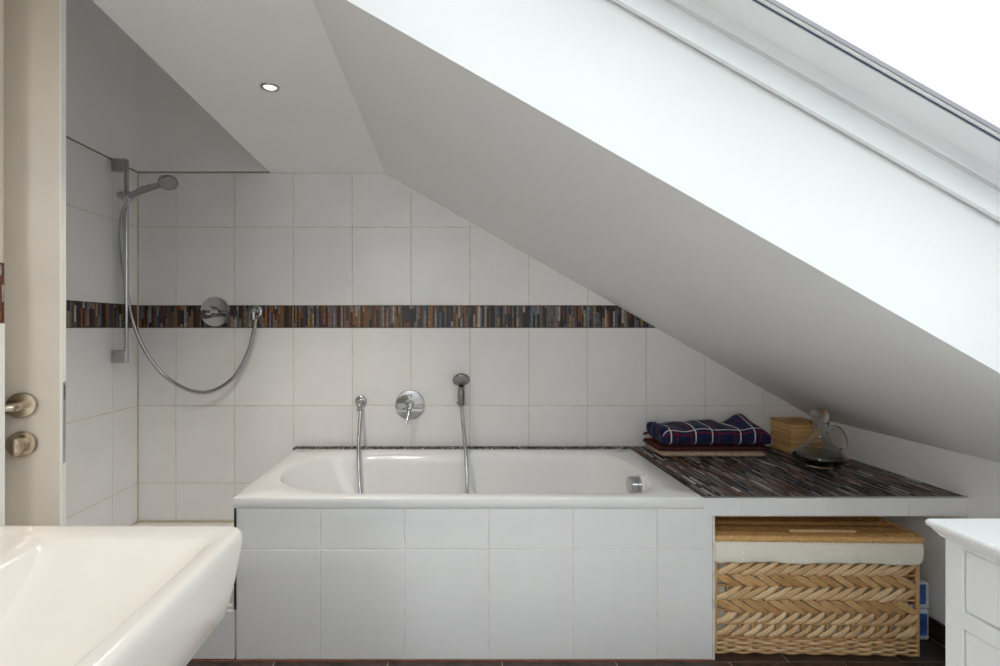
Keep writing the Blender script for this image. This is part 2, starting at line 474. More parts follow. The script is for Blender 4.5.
# plaster over the shower (proud of the tile by a hair, gap shade painted as a dark strip)
MB().box(XL-0.02, -0.80, DB-0.001, DB+0.03, ZT+0.005, 2.72).build('plaster', M['paint'], wall_back)
M['gap_shade'] = simple('taupe_gap_shade', (0.26, 0.23, 0.20), 0.9)
MB().box(XL, -0.90, DB-0.0012, DB+0.01, ZT+0.0005, ZT+0.0062).build('gap_shade_strip', M['gap_shade'], wall_back)
MB().box(XL+0.0005, XL+0.006, DB-0.004, DB, rows[0], ZT).build('corner_joint', M['silicone'], wall_back)

# ---- left wall
wall_left = struct(MB().box(XL-0.12, XL-TSUB, YREAR-0.1, DB+0.1, -0.02, 2.75).build('wall_left', M['grout']))
fr_left = (Vector((XL, 0, 0)), RY, RZ_, RX)
ycols = [0.86, 1.16, 1.4675, 1.769, 2.0705, 2.372, DB]
for r in (rows, rows_up):
    for z0, z1 in zip(r[:-1], r[1:]):
        for y0, y1 in zip(ycols[:-1], ycols[1:]):
            add_tile(wall_left, rectp(y0, y1, z0, z1), fr_left, M['tile'])
MB().box(XL-0.004, XL-0.0015, 0.86, DB, BZ0, BZ1).build('mosaic_bed', M['mosaic_bed'], wall_left)
mosaic(rng, fr_left, 0.86, DB, BZ0+0.003, BZ1-0.003, 0.007, 0.015, 0.06, 0.18).build('mosaic_band', M['mosaic'], wall_left, kind='stuff')
MB().box(XL-0.01, XL+0.0012, 0.86, DB-0.0015, ZT+0.0005, ZT+0.0062).build('gap_shade_strip', M['gap_shade'], wall_left)  # same painted shade strip along the left wall
MB().box(XL-0.03, XL+0.001, YREAR, DB, ZT+0.005, 2.72).build('plaster', M['paint'], wall_left)
MB().box(XL-0.03, XL, YREAR, 0.86, 0, ZT+0.005).build('plaster', M['paint'], wall_left)

# ---- washbasin partition (its end shows at the left picture edge)
YPE = 1.0165
wall_part = struct(MB().box(XP-0.12, XP-0.006, YREAR-0.05, YPE, -0.02, 2.72).build('wall_partition', M['door_edge']))
fr_part = (Vector((XP, 0, 0)), RY, RZ_, RX)
MB().box(XP-0.006, XP-0.001, -0.6, YPE, 1.200, 1.322).build('mosaic_bed', simple('rust_mosaic_edge', (0.12, 0.035, 0.018), 0.6), wall_part)
WARM = [(0.30,0.11,0.03),(0.25,0.09,0.026),(0.16,0.055,0.02),(0.40,0.37,0.31),(0.28,0.17,0.065),(0.24,0.24,0.23),(0.09,0.04,0.02)]
mosaic(rng, fr_part, -0.6, YPE-0.001, 1.208, 1.318, 0.004, 0.008, 0.012, 0.04, pal=WARM).build('mosaic_band', M['mosaic'], wall_part, kind='stuff')
MB().box(XP-0.006, XP, -0.6, YPE, 0.0, 1.199).build('lower_panel', M['door_edge'], wall_part)
MB().box(XP-0.006, XP-0.003, YREAR, YPE, 1.3225, 2.72).build('upper_plaster', M['cream'], wall_part)

# ---- right knee wall, rear wall
wall_right = struct(MB().box(XR, XR+0.12, YREAR-0.1, DB+0.1, -0.02, roof_z(XR)+0.05).build('wall_right', M['paint']))
struct(MB().box(XL-0.1, XR+0.1, YREAR-0.12, YREAR, -0.02, 2.75).build('wall_rear', M['paint']))
bb = struct(MB().cbox(XR-0.012, XR, 0.2, DB, 0.0, 0.076, 0.002).build('baseboard_right', M['floor_tile']))

# ---- floor of dark slate tiles
floor = struct(MB().box(XL-0.1, XR+0.1, YREAR-0.1, DB+0.1, -0.08, -0.0025).build('floor', M['floor_grout']))
fr_floor = (Vector((0, 0, 0)), RX, RY, RZ_)
FX, FY, FP = 1.21, 1.784, 0.405
for j in range(-8, 2):
    sh = 0.0 if j % 2 == 0 else 0.19
    for i in range(-9, 4):
        poly = clip(rectp(FX+sh+i*FP, FX+sh+(i+1)*FP, FY+j*FP, FY+(j+1)*FP), [(1,0,XR-0.012),(-1,0,-XL),(0,1,DB),(0,-1,-YREAR)])
        add_tile(floor, poly, fr_floor, M['floor_tile'], 'tile', gap=0.002)

# ---- ceilings: high shaft over the shower, flat soffit, roof slope
struct(MB().box(XL-0.1, -0.80, YREAR-0.1, DB+0.1, 2.70, 2.80).build('ceiling_upper', M['paint']))
def soff_edge(y): return -0.868 + (y - 1.21) * (-0.054 / 1.35)
ceiling = struct(MB().prism([(soff_edge(YREAR), YREAR), (XC, YREAR), (XC, DB+0.001), (soff_edge(DB), DB+0.001)], 'z', ZT, 2.75).build('ceiling', M['paint']))
YE = 1.126; XU, XD = -0.285, 1.68; DZ = 0.334
OPENINGS = [(-0.03, YE), (-1.26, -0.11)]     # unseen nearer skylight added for more daylight; only the far one shows
def roofpoly(x0, x1, d0=0.0, d1=0.37): return [(x0, roof_z(x0)+d0), (x1, roof_z(x1)+d0), (x1, roof_z(x1)+d1), (x0, roof_z(x0)+d1)]
sl = MB()
edges_y = [DB+0.1] + [v for n_, f_ in OPENINGS for v in (f_, n_)] + [YREAR-0.1]
for f_, n_ in zip(edges_y[0::2], edges_y[1::2]):
    sl.prism(roofpoly(XC-0.05, XR+0.15), 'y', n_, f_)
for n_, f_ in OPENINGS:
    sl.prism(roofpoly(XC-0.05, XU), 'y', n_, f_)
    sl.prism(roofpoly(XD, XR+0.15), 'y', n_, f_)
ceiling_slope = struct(sl.build('ceiling_slope', M['ceiling']))

# ---- skylights: frame and sash swept round each opening in the roof plane
def skylight(k, YN, YE):
    win = bpy.data.objects.new('window_%d' % k, None); COL.objects.link(win); win.location = (0.5, (YN+YE)/2, roof_z(0.5)+DZ); struct(win)
    def lift(p, d): return (p[0], p[1], roof_z(p[0])+d)
    def ring_part(name, mat, ins0, ins1, dz0, dz1):
        """rectangular ring: plan inset ins0..ins1 from the opening, between heights dz0..dz1 above the ceiling slope"""
        o = [(XU+ins0, YN+ins0), (XD-ins0, YN+ins0), (XD-ins0, YE-ins0), (XU+ins0, YE-ins0)]
        i = [(XU+ins1, YN+ins1), (XD-ins1, YN+ins1), (XD-ins1, YE-ins1), (XU+ins1, YE-ins1)]
        rings = [[lift(p, dz0) for p in o], [lift(p, dz0) for p in i], [lift(p, dz1) for p in i], [lift(p, dz1) for p in o]]
        return MB().loft(rings + [rings[0]]).build(name, mat, win)
    ring_part('lining_joint', M['gap'], -0.02, 0.0012, DZ-0.001, DZ+0.003)
    ring_part('frame', M['frame'], 0.004, 0.016, DZ+0.003, DZ+0.060)
    ring_part('frame_back', M['frame'], -0.06, 0.006, DZ+0.037, DZ+0.16)
    ring_part('gasket', M['gap'], 0.014, 0.024, DZ+0.060, DZ+0.063)
    ring_part('sash_rebate', M['frame'], 0.018, 0.031, DZ+0.063, DZ+0.12)
    ring_part('sash', M['frame'], 0.031, 0.097, DZ+0.089, DZ+0.125)
    ring_part('glazing_gasket', M['gasket'], 0.0972, 0.1000, DZ+0.091, DZ+0.10)
    ring_part('glazing_bead', M['frame'], 0.1002, 0.107, DZ+0.093, DZ+0.104)
    ring_part('glazing_gasket', M['gasket2'], 0.107, 0.1095, DZ+0.096, DZ+0.106)
    xs0, xs1, ys0, ys1 = XU+0.108, XD-0.108, YN+0.108, YE-0.108
    cs = ((xs0,ys0),(xs1,ys0),(xs1,ys1),(xs0,ys1)); MB().loft([[lift(p, DZ+0.106) for p in cs], [lift(p, DZ+0.112) for p in cs]], True, True).build('pane', M['pane'], win)
    # portal that guides the sampling of the sky through the pane (adds no light of its own)
    pl = bpy.data.lights.new('sky_portal', 'AREA'); pl.shape = 'RECTANGLE'
    pl.size = (xs1-xs0)*math.sqrt(1+RM*RM); pl.size_y = ys1-ys0; pl.cycles.is_portal = True
    po = bpy.data.objects.new('sky_portal', pl); COL.objects.link(po)
    xm = 0.5*(xs0+xs1); po.location = (xm, 0.5*(ys0+ys1), roof_z(xm)+DZ+0.13); po.rotation_euler = (0, math.atan(RM), 0)
for k, (n_, f_) in enumerate(OPENINGS): skylight(k+1, n_, f_)  # the second window is the added one

# ---- cream door leaf, standing open
LA = math.radians(24.0); LX, LY = -0.866, 1.11
dd = Vector((-math.cos(LA), -math.sin(LA), 0)); dn = Vector((math.sin(LA), -math.cos(LA), 0))
door = bpy.data.objects.new('door_1', None); COL.objects.link(door); door.location = (LX, LY, 0); struct(door)
def dp(t, z, n=0.0): return Vector((LX, LY, z)) + dd*t + dn*n
def dbox(mb, t0, t1, z0, z1, n0, n1):
    vs = [dp(t, z, n) for z in (z0, z1) for t, n in ((t0,n0),(t1,n0),(t1,n1),(t0,n1))]
    return mb.add(vs, [(0,3,2,1),(4,5,6,7),(0,1,5,4),(1,2,6,5),(2,3,7,6),(3,0,4,7)])
dbox(MB(), 0.0, 0.80, 0.01, 2.10, -0.040, 0.0).build('leaf', M['cream'], door)
dbox(MB(), -0.0015, 0.0, 0.01, 2.10, -0.040, 0.0).build('edge_strip', M['door_edge'], door)
dbox(MB(), -0.0025, 0.0, 0.885, 1.068, -0.034, -0.016).build('lock_plate', M['satin'], door)
dbox(MB(), -0.003, 0.0, 1.028, 1.062, -0.031, -0.019).build('latch_bolt', simple('dark_latch_steel', (0.16, 0.16, 0.18), 0.35, 1.0), door)
def dmat(t, z):   # lathe axis = door normal
    return Matrix.Translation(dp(t, z)) @ Matrix(((dd.x, 0, dn.x, 0), (dd.y, 0, dn.y, 0), (0, 1, 0, 0), (0, 0, 0, 1)))
ZH, ZK = 1.0235, 0.9395
for z in (ZH, ZK):
    MB().lathe([(0.0275, 0), (0.0275, 0.007), (0.0255, 0.0095), (0.0, 0.0095)], dmat(0.066, z), 40, True, False).build('rosette', M['brass'], door, smooth=30)
lv = catmull([dp(0.066, ZH, 0.008), dp(0.066, ZH, 0.035), dp(0.072, ZH, 0.048), dp(0.090, ZH-0.002, 0.053), dp(0.13, ZH-0.004, 0.053), dp(0.185, ZH-0.006, 0.050)], 10)
MB().tube(lv, 0.0098, 16).build('lever', M['brass'], door, smooth=50)
MB().lathe([(0.014, 0.009), (0.014, 0.020), (0.012, 0.0215), (0.0, 0.0215)], dmat(0.066, ZK), 28, True, False).build('turn_collar', M['brass'], door, smooth=30)
tk = MB()
tkm = dmat(0.066, ZK)
for sg in ((0.0165, 0.0125),):
    tk.loft([[tkm @ Vector((rx*math.cos(2*math.pi*i/28), rz*math.sin(2*math.pi*i/28), z)) for i in range(28)] for rx, rz, z in ((0.0135, 0.0155, 0.0205), (0.0125, 0.0185, 0.024), (0.0105, 0.0195, 0.040), (0.0095, 0.0185, 0.043), (0.004, 0.010, 0.0445))], True, True)
tk.build('thumb_turn', M['brass'], door, smooth=35)

# ================================================================== BATHTUB AND ITS SURROUND
TX0, TX1, TY0, TY1 = -0.774, 0.907, 1.784, 2.500
tub = thing('bathtub', ((TX0+TX1)/2, 2.14, ZL-0.45), 'white enamelled built-in bathtub with rounded left end, set in tiled surround', 'bathtub')
CXL, CXR, CYM = -0.36, 0.64, 2.136
NA, NS = 32, 20
def contour(z, ins, lshift=0.0, rshift=0.0, al=0.345, ar=0.155, bb=0.298):
    b = bb - ins; pts = []
    cl = CXL + lshift; cr = CXR - rshift; A = al - ins; R_ = ar - ins*0.8
    for k in range(NA + 1):        # right end, from front (-90) to back (+90)
        a = math.radians(-90 + 180*k/NA); n = 2/2.9
        c, s_ = math.cos(a), math.sin(a)
        pts.append((cr + R_*abs(c)**n, CYM + b*math.copysign(abs(s_)**n, s_), z))
    for k in range(1, NS): t = k/NS; pts.append((cr + (cl-cr)*t, CYM + b, z))
    for k in range(NA + 1):
        a = math.radians(90 + 180*k/NA); n = 2/2.15
        c, s_ = math.cos(a), math.sin(a)
        pts.append((cl - A*abs(c)**n, CYM + b*math.copysign(abs(s_)**n, s_), z))
    for k in range(1, NS): t = k/NS; pts.append((cl + (cr-cl)*t, CYM - b, z))
    return pts
def outer(z, ins):
    x0, x1, y0, y1 = TX0+ins, TX1-ins, TY0+ins, TY1-ins; pts = []
    def path(P, n, br):
        out = []
        for (p, q), (k0, k1) in zip(zip(P[:-1], P[1:]), zip(br[:-1], br[1:])):
            for k in range(k0, k1): t = (k-k0)/(k1-k0); out.append((p[0]+(q[0]-p[0])*t, p[1]+(q[1]-p[1])*t, z))
        out.append((*P[-1], z)); return out
    q = NA//4
    pts += path([(CXR, y0), (x1, y0), (x1, y1), (CXR, y1)], NA, [0, q, NA-q, NA])
    for k in range(1, NS): t = k/NS; pts.append((CXR + (CXL-CXR)*t, y1, z))
    pts += path([(CXL, y1), (x0, y1), (x0, y0), (CXL, y0)], NA, [0, q, NA-q, NA])
    for k in range(1, NS): t = k/NS; pts.append((CXL + (CXR-CXL)*t, y0, z))
    return pts
rings = [outer(ZL-0.036, 0.03), outer(ZL-0.040, 0.004), outer(ZL-0.036, 0.0), outer(ZL-0.006, 0.0), outer(ZL-0.0018, 0.0012), outer(ZL, 0.005)]
rings += [contour(ZL, -0.012), contour(ZL-0.002, -0.006), contour(ZL-0.008, 0.0), contour(ZL-0.022, 0.006), contour(ZL-0.06, 0.012, 0.01),
          contour(ZL-0.16, 0.025, 0.05, 0.01), contour(ZL-0.28, 0.045, 0.13, 0.03), contour(ZL-0.36, 0.07, 0.20, 0.05), contour(ZL-0.40, 0.11, 0.26, 0.07), contour(ZL-0.415, 0.17, 0.30, 0.09)]
MB().loft(rings, False, True).build('tub_shell', M['enamel'], tub, smooth=50)
# overflow knob on the right end, small emblem on the rim
mx_ = Matrix.Translation((0.775, 2.05, ZL-0.040)) @ Matrix.Rotation(-math.pi/2, 4, 'Y')
kn = MB().lathe([(0.036, -0.02), (0.036, 0.012), (0.033, 0.014), (0.033, 0.019), (0.036, 0.021), (0.036, 0.038), (0.033, 0.042), (0.0, 0.043)], mx_, 36, True, False).build('overflow_knob', M['chrome'], tub, smooth=30)
MB().lathe([(0.044, -0.03), (0.041, -0.004), (0.037, 0.0), (0.0, 0.0)], mx_, 36, True, False).build('overflow_collar', M['enamel'], tub, smooth=40)
em = MB(); em.lathe([(0.014, 0), (0.013, 0.0012), (0.0, 0.0012)], Matrix.Translation((0.846, 2.455, ZL)) @ Matrix.Scale(0.6, 4, (0, 1, 0)), 24, True, False)
em.build('emblem', M['grey_plastic'], tub, smooth=30)
MB().lathe([(0.03, 0), (0.03, 0.004), (0.026, 0.006), (0, 0.006)], Matrix.Translation((0.25, 2.12, ZL-0.416)), 28, True, False).build('drain_cover', M['chrome'], tub, smooth=30)

panel = thing('tub_panel', (0.1, DF+0.02, 0.0), 'white tiled front panel below the bathtub rim', 'bath panel')
PX1 = fx_(713.0)
pm = MB().box(TX0+0.006, PX1-0.001, DF+TSUB, DF+0.05, 0.0, ZL-0.041)
pm.box(TX1+0.002, PX1-0.001, DF+TSUB, DF+0.05, ZL-0.042, ZL-0.068)
ws = struct(MB().box(TX0+0.006, TX0+0.03, DF+0.051, DB-0.002, 0.0, ZL-0.048).build('wall_tub_left', M['pale_grout']))
struct(MB().box(TX1-0.01, PX1-0.002, DF+0.051, DB-0.002, 0.0, ZL-0.071).build('wall_niche_left', M['paint']))
pm.build('panel_body', M['pale_grout'], panel)
fr_front = (Vector((0, DF, 0)), RX, RZ_, -RY)
fxs = [TX0+0.008] + [fx_(320 + 84.25*k) for k in range(5)]
for z0, z1 in ((0.001, fz_(549.5)), (fz_(549.5), ZL-0.041)):
    for x0, x1 in zip(fxs[:-1], fxs[1:]):
        add_tile(panel, rectp(x0, x1, z0, z1), fr_front, M['panel_tile'])
zf = ZL - 0.068
add_tile(panel, rectp(fxs[-1], PX1, 0.001, fz_(549.5)), fr_front, M['panel_tile'])
add_tile(panel, [(fxs[-1], fz_(549.5)), (PX1, fz_(549.5)), (PX1, zf), (fx_(741), zf), (fx_(741), ZL-0.0035), (TX1+0.0005, ZL-0.0035), (TX1+0.0005, ZL-0.041), (fxs[-1], ZL-0.041)], fr_front, M['panel_tile'])
fr_side = (Vector((TX0+0.006-TSUB, 0, 0)), -RY, RZ_, -RX)
for y0, y1 in ((DF+0.055, 2.09), (2.09, 2.39), (2.39, DB)):
    add_tile(ws, rectp(-y1, -y0, 0.205, ZL-0.048), fr_side, M['panel_tile'])
MB().box(TX0+0.0005, TX0+0.0072, DF-0.002, DF+0.03, 0.182, ZL-0.041).build('black_strip', M['black'], panel)  # thin black strip up the left edge of the panel
MB().box(PX1, PX1+0.006, DF-0.0005, DF+0.02, 0.0, zf).build('edge_profile', M['pale_grout'], panel)
struct(MB().box(XL+0.005, PX1, DF-0.010, DF-0.0005, -0.001, 0.0022).build('trim_1', M['brown_line']))

# ---- raised shower tray left of the tub
tray = thing('shower_tray', (-1.19, 2.16, 0), 'white raised shower tray between left wall and bathtub', 'shower tray')
MB().cbox(XL+0.001, TX0+0.0005, DF+TSUB, DB-0.001, 0.0, 0.196, 0.003).build('tray_body', M['enamel'], tray)
for x0, x1 in ((XL+0.002, fx_(66)), (fx_(66), fx_(150.3)), (fx_(150.3), fx_(234.8))):
    add_tile(tray, rectp(x0, x1, 0.001, 0.178), fr_front, M['panel_tile'])
MB().box(XL+0.001, TX0, DB-0.006, DB-0.0005, 0.196, 0.202).build('joint_bead', M['silicone'], tray)

# ---- mosaic ledge right of the tub, with a slim strip behind the tub
ledge = thing('ledge_shelf', (1.4, 2.15, ZL-0.06), 'dark slate mosaic ledge with white tiled front edge beside bathtub', 'ledge')
LX1 = XR - 0.0005
MB().box(TX1+0.003, LX1, DF+TSUB, DB-0.001, ZL-0.068, ZL-0.004).build('ledge_slab', M['pale_grout'], ledge)
MB().box(TX0-0.016, TX1+0.003, TY1+0.001, DB-0.001, ZL-0.045, ZL-0.004).build('rear_strip_slab', M['pale_grout'], ledge)
fr_top = (Vector((0, 0, ZL)), RX, RY, RZ_)
lb = MB().box(TX1+0.003, LX1, DF+0.004, DB-0.001, ZL-0.004, ZL-0.0016)
lb.box(TX0-0.016, TX1+0.003, TY1+0.001, DB-0.001, ZL-0.004, ZL-0.0016); lb.build('mosaic_bed', M['mosaic_bed'], ledge)
rng = random.Random(11)
TOP = [(0.03,0.024,0.024),(0.055,0.033,0.028),(0.12,0.05,0.028),(0.20,0.09,0.04),(0.06,0.062,0.075),(0.10,0.105,0.12),(0.22,0.22,0.23),(0.08,0.048,0.045),(0.045,0.045,0.055),(0.15,0.10,0.07),(0.04,0.03,0.03),(0.36,0.36,0.36)]
mosaic(rng, fr_top, TX1+0.004, LX1, DF+0.005, DB-0.001, 0.006, 0.0115, 0.03, 0.14, pal=[tuple(min(0.6, c*1.5) for c in q) for q in TOP], relief=0.002).build('mosaic_strips', M['mosaic_top'], ledge, kind='stuff')
mosaic(rng, fr_top, TX0-0.015, TX1+0.004, TY1+0.001, DB-0.001, 0.007, 0.012, 0.03, 0.07, pal=TOP, relief=0.002).build('rear_mosaic_strips', M['mosaic_top'], ledge, kind='stuff')
MB().box(TX1+0.003, LX1, DF-0.001, DF+0.005, ZL-0.0035, ZL+0.0005).build('edge_trim', M['satin'], ledge)
lx = [fx_(741), fx_(825), fx_(909), LX1]
for x0, x1 in zip(lx[:-1], lx[1:]):
    add_tile(ledge, rectp(x0, x1, ZL-0.068, ZL-0.0035), fr_front, M['panel_tile'])
MB().box(TX1+0.003, LX1, DF+TSUB-0.003, DF+0.006, ZL-0.070, ZL-0.067).build('lower_edge', M['pale_grout'], ledge)

# ================================================================== SHOWER FITTINGS
def at_left(py, y=2.37): return CAM_Z + (328 - py) * y / 500
YRAIL = 2.37; XRAIL = -1.535
rail = thing('shower_rail', (XL, YRAIL, at_left(356)), 'vertical chrome shower rail with square brackets on left tiled wall', 'shower rail')
MB().tube([(XRAIL, YRAIL, at_left(362)), (XRAIL, YRAIL, at_left(160))], 0.0105, 20).build('rod', M['chrome'], rail, smooth=40)
for py in (165.5, 356.5):
    z = at_left(py)
    MB().cbox(XL+0.0005, XRAIL+0.006, YRAIL-0.012, YRAIL+0.016, z-0.031, z+0.031, 0.004).build('bracket', M['satin'], rail)
zs = at_left(196)
sl_ = MB(); sl_.lathe([(0.016, -0.022), (0.018, -0.018), (0.018, 0.018), (0.016, 0.022)], Matrix.Translation((XRAIL, YRAIL, zs)), 24)
slo = sl_.build('slider', M['chrome'], rail, smooth=40)
MB().lathe([(0.014, 0), (0.0175, 0.004), (0.0175, 0.018), (0.014, 0.022), (0, 0.022)], Matrix.Translation((XRAIL-0.012, YRAIL-0.004, zs+0.004)) @ Matrix.Rotation(-math.pi/2-0.25, 4, 'Y'), 24).build('slider_knob', M['satin'], slo, smooth=40)
MB().lathe([(0.015, -0.02), (0.0175, -0.016), (0.0165, 0.016), (0.0145, 0.02)], Matrix.Translation((XRAIL+0.03, YRAIL-0.022, zs-0.012)) @ Matrix.Rotation(0.45, 4, 'X') @ Matrix.Rotation(1.05, 4, 'Y'), 24).build('holder_cone', M['chrome'], slo, smooth=40)

def hand_shower(name, label, base, d, face, L, head_r, group=None, hose=None, hr=0.0125):
    """handle runs from base along d (unit); round head at its end whose spray side looks along face"""
    base = Vector(base); d = Vector(d).normalized(); face = Vector(face).normalized()
    t = thing(name, base, label, 'hand shower', group)
    pts = [base + d*(L*k/10) - face*(0.010*math.sin(math.pi*k/10)) for k in range(11)]
    rad = [hr + 0.0035*math.sin(math.pi*min(1, k/9)) for k in range(11)]
    MB().tube(pts, rad, 18).build('handle', M['chrome_darkened'], t, smooth=60)
    side = d.cross(face).normalized(); fwd = face.cross(side).normalized()
    hc = base + d*(L + head_r*0.72)
    m4 = Matrix.Translation(hc) @ Matrix(((side.x, fwd.x, face.x, 0), (side.y, fwd.y, face.y, 0), (side.z, fwd.z, face.z, 0), (0, 0, 0, 1)))
    hd = MB().lathe([(0.0, -0.030), (0.014, -0.029), (head_r*0.66, -0.020), (head_r*0.95, -0.008), (head_r, 0.0), (head_r*0.98, 0.006), (head_r*0.92, 0.008)], m4, 36, False, False).build('shower_head', M['chrome_darkened'], t, smooth=50)
    MB().lathe([(head_r*0.92, 0.0065), (head_r*0.86, 0.0095), (0.0, 0.010)], m4, 36, False, False).build('spray_plate', M['grey_plastic'], hd, smooth=50)
    if hose: hose_mesh(hose).build('hose', M['hose'], t, smooth=60)
    return t
sh_base = Vector((XRAIL+0.037, YRAIL-0.032, zs-0.010))
def pw(px, py, y): return Vector(((px-450)*y/500, y, CAM_Z + (328-py)*y/500))
head_target = pw(168, 182.5, 2.28)
hd_d = (head_target - sh_base).normalized()
hose1 = [sh_base - hd_d*0.004, pw(127, 203, 2.345), pw(123, 212, 2.37), pw(121, 230, 2.395), pw(121.5, 250, 2.405), pw(124, 272, 2.41), pw(128, 300, 2.42), pw(134, 325, 2.44), pw(146, 352, 2.46), pw(165, 376, 2.48), pw(190, 390.5, 2.49),
         pw(212, 391, 2.50), pw(233, 378, 2.51), pw(247, 355, 2.515), pw(253.5, 333, 2.515), pw(256.3, 318, 2.515)]
hand_shower('hand_shower', 'chrome hand shower clipped on the left wall rail with long curved hose', sh_base, hd_d, (0.30, -0.42, -0.86), (head_target-sh_base).length-0.030, 0.042, hose=hose1)

def wall_outlet(px, py, label):
    x, z = bx_(px), bz_(py)
    t = thing('wall_outlet', (x, DB, z), label, 'hose outlet')
    m4 = Matrix.Translation((x, DB, z)) @ Matrix.Rotation(math.pi/2, 4, 'X')
    MB().lathe([(0.0305, 0), (0.0305, 0.005), (0.028, 0.008), (0.020, 0.011), (0.017, 0.02), (0, 0.02)], m4, 32, True, False).build('escutcheon', M['chrome'], t, smooth=40)
    MB().tube(catmull([(x, DB-0.015, z), (x, DB-0.036, z), (x, DB-0.047, z-0.008), (x, DB-0.048, z-0.022), (x, DB-0.048, z-0.042)], 8), [0.0135]*33, 18).build('elbow', M['chrome'], t, smooth=50)
    return t
wall_outlet(257, 311.5, 'small round chrome hose outlet on dark mosaic band by shower')
wall_outlet(361, 401.5, 'small round chrome hose outlet on white tiles above bathtub')
def mixer(px, py, label, lever):
    x, z = bx_(px), bz_(py)
    t = thing('mixer_tap', (x, DB, z), label, 'mixer tap')
    m4 = Matrix.Translation((x, DB, z)) @ Matrix.Rotation(math.pi/2, 4, 'X')
    MB().lathe([(0.0755, 0.0), (0.0755, 0.006), (0.073, 0.009), (0.062, 0.0105), (0, 0.0115)], m4, 56, True, False).build('plate', M['chrome'], t, smooth=25)
    kx, kz = (x-0.012, z+0.004) if lever == 'side' else (x, z+0.004)
    m5 = Matrix.Translation((kx, DB, kz)) @ Matrix.Rotation(math.pi/2, 4, 'X')
    kb = MB().lathe([(0.024, 0.008), (0.024, 0.045), (0.022, 0.060), (0.016, 0.066), (0, 0.067)], m5, 36, True, False).build('knob', M['chrome'], t, smooth=40)
    if lever == 'side':
        MB().tube([(kx, DB-0.050, kz), (kx+0.03, DB-0.056, kz-0.002), (kx+0.062, DB-0.064, kz-0.004)], [0.0105, 0.010, 0.0095], 16).build('lever', M['chrome'], kb, smooth=50)
    else:
        MB().tube([(kx, DB-0.050, kz-0.01), (kx-0.004, DB-0.06, kz-0.05), (kx-0.013, DB-0.072, kz-0.088)], [0.009, 0.0075, 0.006], 16).build('lever', M['chrome'], kb, smooth=50)
        MB().lathe([(0.012, 0), (0.012, 0.024), (0.009, 0.028), (0, 0.028)], Matrix.Translation((kx, DB-0.0105, kz+0.043)) @ Matrix.Rotation(math.pi/2, 4, 'X'), 24, True, False).build('diverter_button', M['chrome'], t, smooth=40)
    return t
mixer(215.3, 311.7, 'round chrome shower mixer plate on the dark mosaic band', 'side')
mixer(410, 404.8, 'round chrome bath mixer plate with lever above bathtub', 'down')

# bath hand shower in a wall clip
YC = DB - 0.05
clip_t = thing('shower_clip', (bx_(461), DB, bz_(399)), 'chrome wall clip holding small hand shower above bathtub', 'holder')
cz = bz_(401.5); cxx = bx_(461)
MB().lathe([(0.019, 0), (0.019, 0.010), (0.013, 0.014), (0.012, 0.040), (0, 0.040)], Matrix.Translation((cxx, DB, cz)) @ Matrix.Rotation(math.pi/2, 4, 'X'), 28, True, False).build('clip_base', M['chrome'], clip_t, smooth=40)
for s_ in (-1, 1):
    MB().tube(catmull([(cxx, YC+0.010, cz), (cxx+s_*0.018, YC+0.004, cz), (cxx+s_*0.0205, YC-0.008, cz+0.002), (cxx+s_*0.015, YC-0.017, cz+0.004)], 6), 0.006, 10).build('fork_arm', M['chrome'], clip_t, smooth=50)
bh = Vector((cxx, YC-0.008, cz-0.010))
hose2 = [bh, pw(462, 411, 2.49), pw(463.2, 425, 2.465), pw(464.6, 440, 2.43), pw(465.8, 455, 2.395), pw(466.8, 472, 2.37), pw(467, 490, 2.345), Vector((0.07, 2.32, 0.30)), Vector((0.02, 2.28, 0.195)),
         Vector((-0.12, 2.2, 0.185)), Vector((-0.30, 2.2, 0.19)), Vector((-0.40, 2.27, 0.24)), pw(360.8, 500, 2.33), pw(359.6, 484, 2.352), pw(358.8, 468, 2.378), pw(358.6, 454, 2.40), pw(358.9, 440, 2.435), pw(359.8, 425, 2.475), pw(360.6, 410, 2.513)]
hand_shower('hand_shower', 'small chrome hand shower hanging in clip above bathtub with hose', bh, (0.0, -0.10, 1.0), (0.06, -0.66, -0.75), 0.098, 0.044, hose=hose2, hr=0.0150)

# ---- recessed ceiling spots
def spot(x, y, z, label, watts=SPOT_WATTS):
    t = thing('recessed_spotlight', (x, y, z), label, 'spotlight', 'recessed ceiling spotlights')
    MB().lathe([(0.031, 0.0), (0.030, -0.003), (0.0235, -0.0045), (0.0205, -0.001), (0.0205, 0.0)], Matrix.Translation((x, y, z)), 36, False, False).build('trim_ring', M['satin'], t, smooth=40)
    MB().lathe([(0.0202, -0.0005), (0.018, -0.0018), (0.0, -0.0022)], Matrix.Translation((x, y, z)), 28, False, False).build('lamp_lens', emit_mat('warm_lamp_glow', (1.0, 0.82, 0.58), 2.2), t, smooth=60)
    l = bpy.data.lights.new('spot_beam', 'SPOT'); l.energy = watts; l.color = SPOT_COLOR; l.spot_size = math.radians(118); l.spot_blend = 0.8; l.shadow_soft_size = 0.03
    o = bpy.data.objects.new('spot_beam', l); COL.objects.link(o); o.parent = t; o.location = (0, 0, -0.012)
spot((270-450)*1.65/500, 1.65, ZT, 'glowing recessed ceiling spotlight in white soffit')
spot(-0.60, 0.55, ZT, 'unseen ceiling spotlight added above the washbasin, just outside the picture', 1.0)  # unseen spot, added for warm light on basin and door

